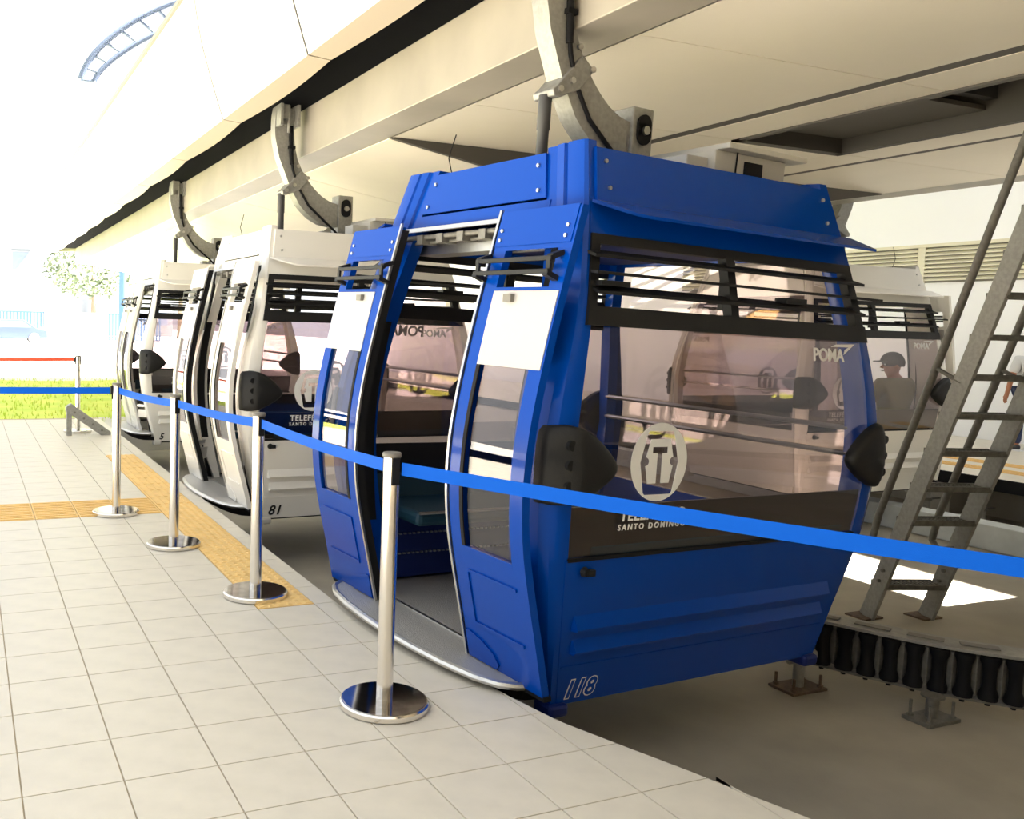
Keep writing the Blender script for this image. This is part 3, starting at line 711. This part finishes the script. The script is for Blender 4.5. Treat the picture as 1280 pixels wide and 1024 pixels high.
stanchion(ST[1], 'polished steel barrier post at the near end of the yellow tactile strip', heading(ST[2], ST[1]))
stanchion(ST[2], 'steel barrier post just left of the yellow tactile strip, third from the front', heading(ST[3], ST[2]))
stanchion(ST[3], 'steel barrier post where the blue belt turns left, on the cross strip', heading(SL, ST[3]))
stanchion(FAR, 'farthest barrier post, holding the red belt by the lawn', heading(FARL, FAR))
stanchion(SR, 'barrier post holding the right end of the long blue belt', heading(ST[0], SR))
stanchion(SL, 'barrier post holding the left end of the back blue belt', heading(SL, ST[3]))
def belt(a, b, label, m, z=.925, hgt=.048):
    d = Vector((b[0]-a[0], b[1]-a[1], 0)); L = d.length; d.normalize(); n = Vector((-d.y, d.x, 0))
    P0 = Vector((a[0], a[1], z))+d*.048
    S = lin(0, L-.096, 16)
    m_ = MB().sheet(lambda s, t: tuple(P0+d*s+n*.0015+Vector((0, 0, t-.012*math.sin(PI*s/L)))), S, [-hgt/2, hgt/2], tuple(-n*.003))
    o = build('barrier_belt', m_, m); tag(o, label, 'barrier belt', 'belts of the queue barrier'); return o
belt(ST[0], SR, 'blue belt stretched across the front of the blue cabin to the right', 'belt_blue', .922)
belt(ST[1], ST[0], 'blue belt between the two nearest steel posts', 'belt_blue', .925)
belt(ST[2], ST[1], 'blue belt between the second and third posts, crossing the cabin numbered 81', 'belt_blue', .925)
belt(ST[3], ST[2], 'short blue belt between the third and fourth posts', 'belt_blue', .925)
belt(SL, ST[3], 'blue belt running left out of the picture from the fourth post', 'belt_blue', .925)
belt(FARL, FAR, 'thin red belt of the farthest barrier post', 'belt_red', .93)

# ------------------------------------------------------------------ roller guide beside the blue cabin
rg = empty('roller_guide', (4.6, 3.1, Z_PIT)); tag(rg, 'curved cabin guide with a row of black rubber rollers', 'roller guide')
ctrl = np.array([(4.36, 3.74), (4.44, 3.547), (4.53, 3.362), (4.62, 3.18), (4.73, 3.0), (4.88, 2.837), (4.95, 2.76)])
td = np.r_[0, np.cumsum(np.hypot(*np.diff(ctrl, axis=0).T))]
def gp(t): return Vector((float(np.interp(t, td, ctrl[:, 0])), float(np.interp(t, td, ctrl[:, 1]))))
TL = td[-1]; base = Vector((4.6, 3.1, Z_PIT))
def gpt(t, off, z):
    a = gp(min(t+.02, TL)); b = gp(max(t-.02, 0)); d = (a-b).normalized(); n = Vector((-d.y, d.x)); n = n if n.x > 0 else -n
    p = gp(t)+n*off; return (p.x-base.x, p.y-base.y, z-Z_PIT)
nr = 10
for k in range(nr):
    t = .10+k*(TL-.17)/(nr-1); c = gpt(t, 0, 0)
    build('roller', MB().lathe([(.012, -.40), (.012, -.372), (.044, -.37), (.046, -.345), (.033, -.31), (.030, -.25), (.033, -.20), (.046, -.165), (.044, -.145), (.012, -.14)], 14, (c[0], c[1], -Z_PIT)), 'black_rubber', rg, smooth=50)
build('back_channel', MB().sheet(lambda t, z: gpt(t, .055, z), lin(.02, TL, 10), [-.35, -.14], (.012, 0, 0)), 'galvanised_dark', rg)
build('top_channel', MB().sheet(lambda t, o: gpt(t, o, -.135), lin(.02, TL, 10), [-.03, .15], (0, 0, .016)), 'galvanised', rg)
build('bottom_channel', MB().sheet(lambda t, o: gpt(t, o, -.375), lin(.02, TL, 10), [-.02, .06], (0, 0, -.012)), 'galvanised_dark', rg)
for k in range(4):
    t0 = .10+k*.25
    build('cover_plate', MB().sheet(lambda t, o: gpt(t, o, -.117), lin(t0, t0+.17, 4), [.03, .085], (0, 0, .006)), 'grey_trim', rg)
for k in range(nr-1):
    t = .10+(k+.5)*(TL-.17)/(nr-1); c = gpt(t, .02, 0)
    build('spacer', MB().bar((c[0], c[1], -.36-Z_PIT), (c[0], c[1], -.15-Z_PIT), .035, .03), 'galvanised_dark', rg, bevel=.004)
pc = (4.60-4.6, 3.02-3.1)
build('support_post', MB().lathe([(.03, .02), (.03, .12), (.055, .125), (.055, .135)], 14, (pc[0], pc[1], 0)), 'galvanised_dark', rg, smooth=40)
pl = build('foot_plate', MB().box(pc[0]-.12, pc[0]+.12, pc[1]-.075, pc[1]+.075, .0, .02), 'galvanised_dark', rg, bevel=.003)
for dx in (-.09, .09):
    for dy in (-.05, .05): build('anchor_bolt', MB().lathe([(.008, .0), (.008, .085)], 8, (pc[0]+dx, pc[1]+dy, .02)).lathe([(.015, .02), (.015, .032)], 6, (pc[0]+dx, pc[1]+dy, .0)), 'galvanised_dark', pl)

ub = empty('hoop_bracket', (4.283, 3.56, Z_PIT)); tag(ub, 'short steel post with a U-shaped tube hoop under the blue cabin corner', 'bracket')
build('support_post', MB().lathe([(.03, .015), (.03, .20)], 14), 'galvanised', ub, smooth=40)
pl = build('foot_plate', MB().box(-.13, .13, -.085, .085, .0, .016), 'rust_steel', ub, bevel=.003)
for dx in (-.10, .10):
    for dy in (-.06, .06): build('anchor_bolt', MB().lathe([(.008, .0), (.008, .07)], 8, (dx, dy, .016)).lathe([(.016, .016), (.016, .03)], 6, (dx, dy, 0)), 'rust_steel', pl)
hp = [(-.20, .10, .22), (-.05, .10, .22)]+[(-.05+.10*math.sin(a), .10*math.cos(a), .22) for a in lin(.2, PI-.2, 9)]+[(-.05, -.10, .22), (-.20, -.10, .22)]
build('hoop', MB().tube(hp, .022, 10), 'galvanised', ub, smooth=True)

# ------------------------------------------------------------------ steep access ladder
PLb = Vector((5.856, 4.35, Z_PIT)); PRb = Vector((6.278, 4.217, Z_PIT)); wv = (PRb-PLb).normalized(); nv = Vector((wv.y, -wv.x, 0))
lad = empty('access_ladder', PLb); tag(lad, 'steep galvanised ladder with grating treads and round handrails beside the blue cabin', 'ladder')
SLP = 1.063/2.58
def lp(side, z, off=0):
    b = Vector((0, 0, 0)) if side == 0 else PRb-PLb
    return b+nv*(SLP*z+off)+Vector((0, 0, z))
for sd in (0, 1):
    build('stringer', MB().bar(lp(sd, .0), lp(sd, 3.75), .025, .13, tuple(nv)), 'galvanised', lad, bevel=.003)
    fp = lp(sd, 0); build('foot_plate', MB().box(fp.x-.09, fp.x+.09, fp.y-.06, fp.y+.10, 0, .012), 'rust_steel', lad)
    hr = build('handrail', MB().tube([lp(sd, .55, .0), lp(sd, .50, -.14), lp(sd, .56, -.23), lp(sd, .75, -.26), lp(sd, 3.75, -.26)], .024, 12), 'galvanised_dark', lad, smooth=True)
    for zz in (1.7, 3.0): build('rail_stay', MB().tube([lp(sd, zz, 0), lp(sd, zz+.08, -.25)], .014, 8), 'galvanised_dark', hr)
    for zz in (.30, .38): build('bolt', MB().tube([lp(sd, zz, 0)-wv*.03, lp(sd, zz, 0)+wv*.03], .012, 8), 'galvanised_dark', lad)
for k in range(13):
    z = .265+k*.2455
    m = MB(); a = lp(0, z); b = lp(1, z); e = (b-a)
    m.bar(a+nv*.065, b+nv*.065, .012, .035, (0, 0, 1)); m.bar(a-nv*.085, b-nv*.085, .012, .035, (0, 0, 1))
    for q in range(1, 15):
        p = a+e*q/15; m.bar(p+nv*.065, p-nv*.085, .006, .026, (0, 0, 1))
    for q in range(1, 4): m.bar(a+nv*(.065-.0375*q)+Vector((0, 0, .008)), b+nv*(.065-.0375*q)+Vector((0, 0, .008)), .006, .008, (0, 0, 1))
    build('tread', m, 'grate_steel', lad)

# ------------------------------------------------------------------ things under and along the opposite track
kb = build('guide_kerb', MB().box(8.9, 9.15, -3, 24, Z_PIT, -.26), 'paint_kerb', bevel=.01); tag(kb, 'low pale painted kerb on the channel floor beyond the ladder', 'kerb')
for yy in (5.3, 6.25, 6.85):
    r = empty('drain_pipe', (10.05, yy, Z_PIT)); tag(r, {5.3: 'upright grey pipe under the opposite platform, nearest the frame edge', 6.25: 'upright grey pipe pair under the opposite platform right of the ladder', 6.85: 'upright grey pipe under the opposite platform seen between the ladder treads'}[yy], 'pipe', 'pipes under the opposite platform')
    build('pipe', MB().tube([(0, 0, .0), (0, 0, .42)], .045, 12), 'galvanised', r, smooth=True)
    build('pipe_clip', MB().lathe([(.058, .16), (.058, .19)], 12).lathe([(.058, .28), (.058, .30)], 12).box(-.03, .22, -.015, .015, .165, .185), 'galvanised_dark', r)

# ------------------------------------------------------------------ people
def skin_mesh(verts, edges, radii, sub=2, root=0):
    me = D.meshes.new('tmp'); me.from_pydata(verts, edges, [])
    o = D.objects.new('tmp', me); COL.objects.link(o)
    md = o.modifiers.new('s', 'SKIN'); md.use_smooth_shade = True
    sv = me.skin_vertices[0].data
    for i, r in enumerate(radii): sv[i].radius = (r, r) if not isinstance(r, tuple) else r
    sv[root].use_root = True
    o.modifiers.new('d', 'SUBSURF').levels = sub; o.modifiers['d'].render_levels = sub
    dg = bpy.context.evaluated_depsgraph_get(); dg.update()
    r = D.meshes.new_from_object(o.evaluated_get(dg)); D.objects.remove(o); D.meshes.remove(me)
    r.polygons.foreach_set('use_smooth', [True]*len(r.polygons)); return r
def chain(*ids): return [(ids[i], ids[i+1]) for i in range(len(ids)-1)]
def person(name, label, loc, rz, joints, shirt_m, legs_m, cap=None, hair=True, scale=1.0):
    """joints: dict of named 3-D points for this pose (metres, feet at z = 0)"""
    J = joints; r = empty(name, loc, (0, 0, rz)); r.scale = (scale,)*3; tag(r, label, 'person')
    nm = ['pelvis', 'waist', 'chest', 'neck0', 'neck1', 'head0', 'head1', 'head2']
    rad = [(.15, .11), (.135, .10), (.155, .11), (.075, .07), (.055, .055), (.068, .075), (.082, .095), (.06, .07)]
    V = [J[n] for n in nm]; E = chain(*range(8)); R = list(rad)
    def limb(names, rr, at):
        i0 = len(V); V.extend([J[n] for n in names]); R.extend(rr); E.append((at, i0)); E.extend(chain(*range(i0, i0+len(names))))
        return i0
    for s in ('l', 'r'):
        limb([s+'sh', s+'el', s+'wr', s+'pa'], [.062, .042, .03, .036], 2)
        pa = len(V)-1; P = Vector(J[s+'pa']); d = (P-Vector(J[s+'wr'])).normalized(); sd = Vector(J.get(s+'side', (0, 1, 0)))
        for q, L in ((-.03, .065), (-.010, .08), (.010, .085), (.03, .07)):
            a = P+sd*q+d*.02; b = a+d*L*.5; e = a+d*L-sd.cross(d)*.015
            i0 = len(V); V.extend([tuple(a), tuple(b), tuple(e)]); R.extend([.011, .0095, .008]); E.append((pa, i0)); E.extend(chain(i0, i0+1, i0+2))
        a = P-d*.02+sd*.035; i0 = len(V); V.extend([tuple(a), tuple(a+d*.035+sd*.02)]); R.extend([.013, .0095]); E.append((pa, i0)); E.append((i0, i0+1))
        limb([s+'hip', s+'kn', s+'an', s+'toe'], [.085, .058, .042, .036], 0)
    me = skin_mesh([tuple(v) for v in V], E, R, 2); me.materials.append(MAT['skin']); obj('body', me, None, r)
    # shirt
    V = [J['pelvis'], J['waist'], J['chest'], J['neck0']]; V[0] = tuple(Vector(J['pelvis'])+Vector((0, 0, -.02))); R = [(.17, .135), (.155, .125), (.172, .132), (.10, .085)]; E = chain(0, 1, 2, 3)
    for s in ('l', 'r'):
        i0 = len(V); V.extend([J[s+'sh'], tuple(Vector(J[s+'sh']).lerp(Vector(J[s+'el']), .8))]); R.extend([.082, .068]); E.append((2, i0)); E.append((i0, i0+1))
    me = skin_mesh([tuple(v) for v in V], E, R, 2); me.materials.append(MAT[shirt_m]); obj('shirt', me, None, r)
    V = [J['pelvis']]; R = [(.165, .128)]; E = []
    for s in ('l', 'r'):
        i0 = len(V); V.extend([J[s+'hip'], J[s+'kn'], J[s+'an']]); R.extend([.102, .074, .06]); E.append((0, i0)); E.extend(chain(i0, i0+1, i0+2))
    me = skin_mesh([tuple(v) for v in V], E, R, 2); me.materials.append(MAT[legs_m]); obj('trousers', me, None, r)
    for s in ('l', 'r'):
        a = Vector(J[s+'an']); t = Vector(J[s+'toe']); d = (t-a); d.z = 0; d.normalize(); zf = J.get('floor', 0)
        h0 = Vector((a.x, a.y, zf))-d*.07; m = MB()
        me = skin_mesh([tuple(h0+Vector((0, 0, .05))), tuple(h0+d*.09+Vector((0, 0, .055))), tuple(h0+d*.2+Vector((0, 0, .042))), tuple(h0+d*.27+Vector((0, 0, .035)))], chain(0, 1, 2, 3), [.046, .05, .046, .034], 2)
        me.materials.append(MAT['shoe_dark']); sh = obj('shoe', me, None, r)
        nn = Vector((-d.y, d.x, 0)); pp = [h0-d*.05+nn*.035, h0+d*.1+nn*.042, h0+d*.26+nn*.036, h0+d*.305, h0+d*.26-nn*.036, h0+d*.1-nn*.042, h0-d*.05-nn*.035]
        build('sole', MB().prism([(p.x, p.y) for p in pp], lambda p: (p[0], p[1], zf), lambda p: (p[0], p[1], zf+.022)), 'sole_white', sh)
    H = Vector(J['head1']); fd = Vector(J['face']).normalized(); sd = Vector((-fd.y, fd.x, 0))
    def ell(c, rx, ry, rz_, z0=-1, n=14, k=9):
        m = MB(); rings = []
        prof = [(math.cos(a), math.sin(a)) for a in lin(math.asin(max(-1, z0)), PI/2-.02, k)]
        vs = []
        for rr, zz in prof:
            for q in range(n):
                t = 2*PI*q/n; v = Vector(c)+fd*(rx*rr*math.cos(t))+sd*(ry*rr*math.sin(t))+Vector((0, 0, rz_*zz)); vs.append(tuple(v))
        fs = [(i*n+q, i*n+(q+1) % n, (i+1)*n+(q+1) % n, (i+1)*n+q) for i in range(k-1) for q in range(n)]+[tuple(range(n-1, -1, -1)), tuple(range((k-1)*n, k*n))]
        return m.add(vs, fs)
    build('nose', MB().prism([(.085, .02), (.118, -.022), (.085, -.032)], lambda p: tuple(H+fd*p[0]+sd*.012+Vector((0, 0, p[1]))), lambda p: tuple(H+fd*p[0]-sd*.012+Vector((0, 0, p[1])))), 'skin', r, bevel=.004)
    for q in (-1, 1):
        build('ear', ell(H+sd*q*.083-fd*.005, .025, .012, .034), 'skin', r, smooth=True)
        build('eye', ell(H+sd*q*.032+fd*.082+Vector((0, 0, .012)), .010, .014, .009), 'letter_white', r, smooth=True)
    build('mouth', MB().bar(tuple(H+fd*.088-sd*.022+Vector((0, 0, -.055))), tuple(H+fd*.088+sd*.022+Vector((0, 0, -.055))), .012, .010), 'rust_steel', r, bevel=.003)
    if hair: build('hair', ell(H+Vector((0, 0, .03))-fd*.012, .108, .098, .105, -.35), 'hair_dark', r, smooth=True)
    if cap:
        cp = build('cap', ell(H+Vector((0, 0, .045)), .112, .102, .10, -.12), cap, r, smooth=True)
        build('peak', MB().prism([(.06, -.075), (.13, -.07), (.175, -.035), (.185, 0), (.175, .035), (.13, .07), (.06, .075)], lambda p: tuple(H+fd*p[0]+sd*p[1]+Vector((0, 0, .045-.05*p[0]))), lambda p: tuple(H+fd*p[0]+sd*p[1]+Vector((0, 0, .055-.05*p[0])))), cap, cp)
        build('headphone', ell(H+sd*-.09-fd*.02, .04, .03, .045), 'black_plastic', cp, smooth=True)
    return r
# seated passenger inside the opposite cabin, back to the camera, head turned left
seat = dict(pelvis=(0, 0, .53), waist=(0, -.02, .72), chest=(0, -.03, .93), neck0=(0, -.02, 1.06), neck1=(0, 0, 1.09), head0=(-.01, .01, 1.125), head1=(-.015, .01, 1.19), head2=(-.01, .0, 1.26),
            lsh=(-.20, -.02, 1.0), lel=(-.28, .06, .76), lwr=(-.17, .27, .66), lpa=(-.15, .33, .645), rsh=(.20, -.02, 1.0), rel=(.28, .06, .76), rwr=(.17, .27, .66), rpa=(.15, .33, .645),
            lhip=(-.10, .06, .52), lkn=(-.12, .44, .52), lan=(-.12, .46, .12), ltoe=(-.12, .58, .06), rhip=(.10, .06, .52), rkn=(.12, .44, .52), ran=(.12, .46, .12), rtoe=(.12, .58, .06),
            lside=(1, 0, 0), rside=(-1, 0, 0), face=(-1, .55, 0), floor=.032)
person('person', 'person in a khaki shirt and dark cap seated in the opposite cabin, turned left', (8.88, 6.50, 0), 0, seat, 'shirt_khaki', 'denim', 'cap_dark', True)
stand = dict(pelvis=(0, 0, .90), waist=(0, 0, 1.05), chest=(0, .0, 1.25), neck0=(0, 0, 1.40), neck1=(0, .01, 1.45), head0=(0, .02, 1.50), head1=(0, .02, 1.57), head2=(0, .01, 1.64),
             lsh=(-.18, 0, 1.34), lel=(-.25, .0, 1.08), lwr=(-.26, .06, .85), lpa=(-.26, .08, .79), rsh=(.18, 0, 1.34), rel=(.25, .0, 1.08), rwr=(.26, .06, .85), rpa=(.26, .08, .79),
             lhip=(-.09, 0, .86), lkn=(-.10, .02, .48), lan=(-.11, .0, .09), ltoe=(-.12, .13, .04), rhip=(.09, 0, .86), rkn=(.10, .02, .48), ran=(.11, -.03, .09), rtoe=(.12, .10, .04),
             lside=(0, 1, 0), rside=(0, 1, 0), face=(0, 1, 0), floor=0)
person('person', 'standing person in a white T-shirt and jeans, cut by the right picture edge', (13.30, 7.78, 0), -.5, stand, 'shirt_white', 'denim', None, True, .92)

# ------------------------------------------------------------------ outdoors beyond the platform end
gnd = build('ground', MB().box(-70, 40, Y_END-.05, 160, -.55, -.16), 'paving'); tag(gnd, 'pale paved ground outside beyond the platform', kind='structure')
lw = MB()
def lawn(x, y): return (x, y, -.15+.05*math.sin(x*.7)*math.sin(y*.4))
lwo = build('lawn', MB().sheet(lawn, lin(-14, 4.9, 22), lin(14.0, 25.5, 14), (0, 0, -.05)), 'grass', smooth=True); tag(lwo, 'bright green lawn past the end of the platform, sunlit look put into its colour', 'lawn', kind='stuff')
gb = MB()
for q in range(5000):
    x = random.uniform(-8, 4.8); yy = 14.1+11*random.random()**1.4; z = lawn(x, yy)[2]; a = random.uniform(0, PI); hh = random.uniform(.04, .10)
    gb.add([(x-.012*math.cos(a), yy-.012*math.sin(a), z), (x+.012*math.cos(a), yy+.012*math.sin(a), z), (x+random.uniform(-.03, .03), yy, z+hh)], [(0, 1, 2)])
me = gb.mesh('grass_blades', fixn=False); o = obj('grass_blades', me, 'grass', lwo); o['kind'] = 'stuff'
def fence(x0, x1, y, label):
    r = empty('railing_fence', (x0, y, -.16)); tag(r, label, 'fence', 'railing fences across the road')
    L = x1-x0; m = MB(); n = int(L/.22)
    for q in range(n+1): m.box(q*L/n-.05, q*L/n+.05, -.02, .02, .1, 1.9)
    build('pickets', m, 'fence_blue', r, kind='stuff')
    build('top_rail', MB().box(0, L, -.03, .03, 1.9, 1.98), 'fence_blue', r); build('bottom_rail', MB().box(0, L, -.03, .03, .1, .18), 'fence_blue', r)
    build('plinth', MB().box(0, L, -.1, .1, 0, .12), 'far_wall', r)
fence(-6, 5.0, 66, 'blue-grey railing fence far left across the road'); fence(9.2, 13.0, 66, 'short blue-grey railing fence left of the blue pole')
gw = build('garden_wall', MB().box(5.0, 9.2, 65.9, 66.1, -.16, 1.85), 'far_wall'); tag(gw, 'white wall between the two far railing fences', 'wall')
def building(x0, x1, y0, y1, h_, label, floors, bays):
    r = empty('building', (x0, y0, -.16)); tag(r, label, 'building')
    build('wall', MB().box(0, x1-x0, 0, y1-y0, 0, h_), 'far_wall', r); build('roof', MB().box(-.4, x1-x0+.4, -.4, y1-y0, h_, h_+.4), 'far_wall', r)
    for f_ in range(floors):
        for b in range(bays):
            cx = (b+.5)*(x1-x0)/bays; z0 = 1+f_*h_/floors; wn = build('window', MB().box(cx-.9, cx+.9, -.12, .0, z0, z0+1.8), 'far_wall', r)
            build('pane', MB().box(cx-.75, cx+.75, -.15, -.12, z0+.15, z0+1.65), 'far_glass', wn)
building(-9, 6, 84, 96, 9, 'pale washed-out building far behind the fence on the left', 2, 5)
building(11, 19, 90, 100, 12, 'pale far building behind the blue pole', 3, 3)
def tree(x, y, h_, rad, label):
    r = empty('tree', (x, y, -.16)); tag(r, label, 'tree', 'far trees beyond the fence')
    build('trunk', MB().tube([(0, 0, 0), (.1, 0, h_*.4), (.0, .1, h_*.7)], [.25, .18, .1], 8), 'bark', r, smooth=True)
    m = MB()
    for q in range(1400):
        v = Vector((random.gauss(0, 1), random.gauss(0, 1), random.gauss(0, 1))).normalized()*rad*random.uniform(.55, 1)
        p = Vector((v.x, v.y, h_*.72+v.z*.75)); a = Vector((random.gauss(0, 1), random.gauss(0, 1), random.gauss(0, 1))).normalized()*.28; b = a.orthogonal().normalized()*.16
        m.add([p-a, p+b, p+a, p-b], [(0, 1, 2, 3)])
    build('crown', m, 'leaf', r, kind='stuff')
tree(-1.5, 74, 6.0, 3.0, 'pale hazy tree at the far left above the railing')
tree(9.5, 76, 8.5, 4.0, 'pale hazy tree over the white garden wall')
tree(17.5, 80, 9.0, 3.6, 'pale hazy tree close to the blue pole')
po_ = empty('pole', (8.6, 55, -.16)); tag(po_, 'tall light-blue pole standing outside left of the farthest cabin', 'pole')
build('shaft', MB().lathe([(.22, 0), (.20, 5.4)], 14), 'fence_blue', po_, smooth=True); build('foot', MB().lathe([(.38, 0), (.38, .15)], 14), 'far_wall', po_)
cr = empty('parked_car', (2.4, 58, -.16)); tag(cr, 'pale blue car parked in front of the far railing', 'car')
build('body', MB().prism([(-2.1, .35), (-2.1, .85), (-1.3, .95), (-.7, 1.42), (.8, 1.42), (1.5, .95), (2.1, .8), (2.15, .35)], lambda p: (p[0], -.8, p[1]), lambda p: (p[0], .8, p[1])), 'car_paint', cr, bevel=.05)
build('side_glass', MB().prism([(-1.05, .98), (-.62, 1.34), (.72, 1.34), (1.2, .98)], lambda p: (p[0], -.82, p[1]), lambda p: (p[0], -.80, p[1])), 'far_glass', cr)
for wx in (-1.3, 1.35):
    for wy in (-.75, .75): build('wheel', MB().lathe([(.31, -.09), (.33, -.05), (.33, .05), (.31, .09)], 18, (wx, wy, .33), 'y'), 'tyre_grey', cr, smooth=40)
gd = empty('steel_guard', (1.25, 11.6, 0)); tag(gd, 'sloping grey steel guard lying at the platform end behind the far post', 'guard')
build('plate', MB().prism([(-.12, .36), (-.06, .40), (.42, .04), (.42, -.0), (.30, 0), (-.12, .30)], lambda p: (p[0], -.10, p[1]), lambda p: (p[0], .02, p[1])), 'galvanised', gd, bevel=.006)
build('leg', MB().box(-.11, -.05, -.08, .0, 0, .34), 'galvanised', gd)
for q in range(4): build('bolt', MB().lathe([(.014, -.012), (.014, 0)], 8, (-.02+q*.11, -.10, .29-q*.075), 'y'), 'galvanised_dark', gd)
# arched steel canopy ribs high outside the end of the housing
cn = empty('canopy_arch', (0, 22, 0)); tag(cn, 'curved steel lattice arch high outside at the top left', 'steel arch')
A1 = [(2.45, 0, 6.9), (2.75, 0, 7.5), (3.3, 0, 8.1), (4.2, 0, 8.75), (5.2, 0, 9.2)]; A2 = [(2.75, .0, 6.9), (3.1, 0, 7.35), (3.7, 0, 7.9), (4.6, 0, 8.4), (5.4, 0, 8.7)]
def spl(P, n=17):
    P = np.array(P); t = np.arange(len(P)); q = np.linspace(0, len(P)-1, n); c_ = [np.polyfit(t, P[:, k], 3) for k in range(3)]
    return [tuple(float(np.polyval(c, a)) for c in c_) for a in q]
A1 = spl(A1); A2 = spl(A2)
build('outer_chord', MB().tube(A1, .07, 10), 'arch_steel', cn, smooth=True); build('inner_chord', MB().tube(A2, .06, 10), 'arch_steel', cn, smooth=True)
for a, b in list(zip(A1, A2))[::2]: build('web_bar', MB().tube([a, b], .035, 8), 'arch_steel', cn)
build('mast', MB().tube([(5.3, 0, -.16), (5.3, 0, 9.2)], .12, 12), 'arch_steel', cn, smooth=True)
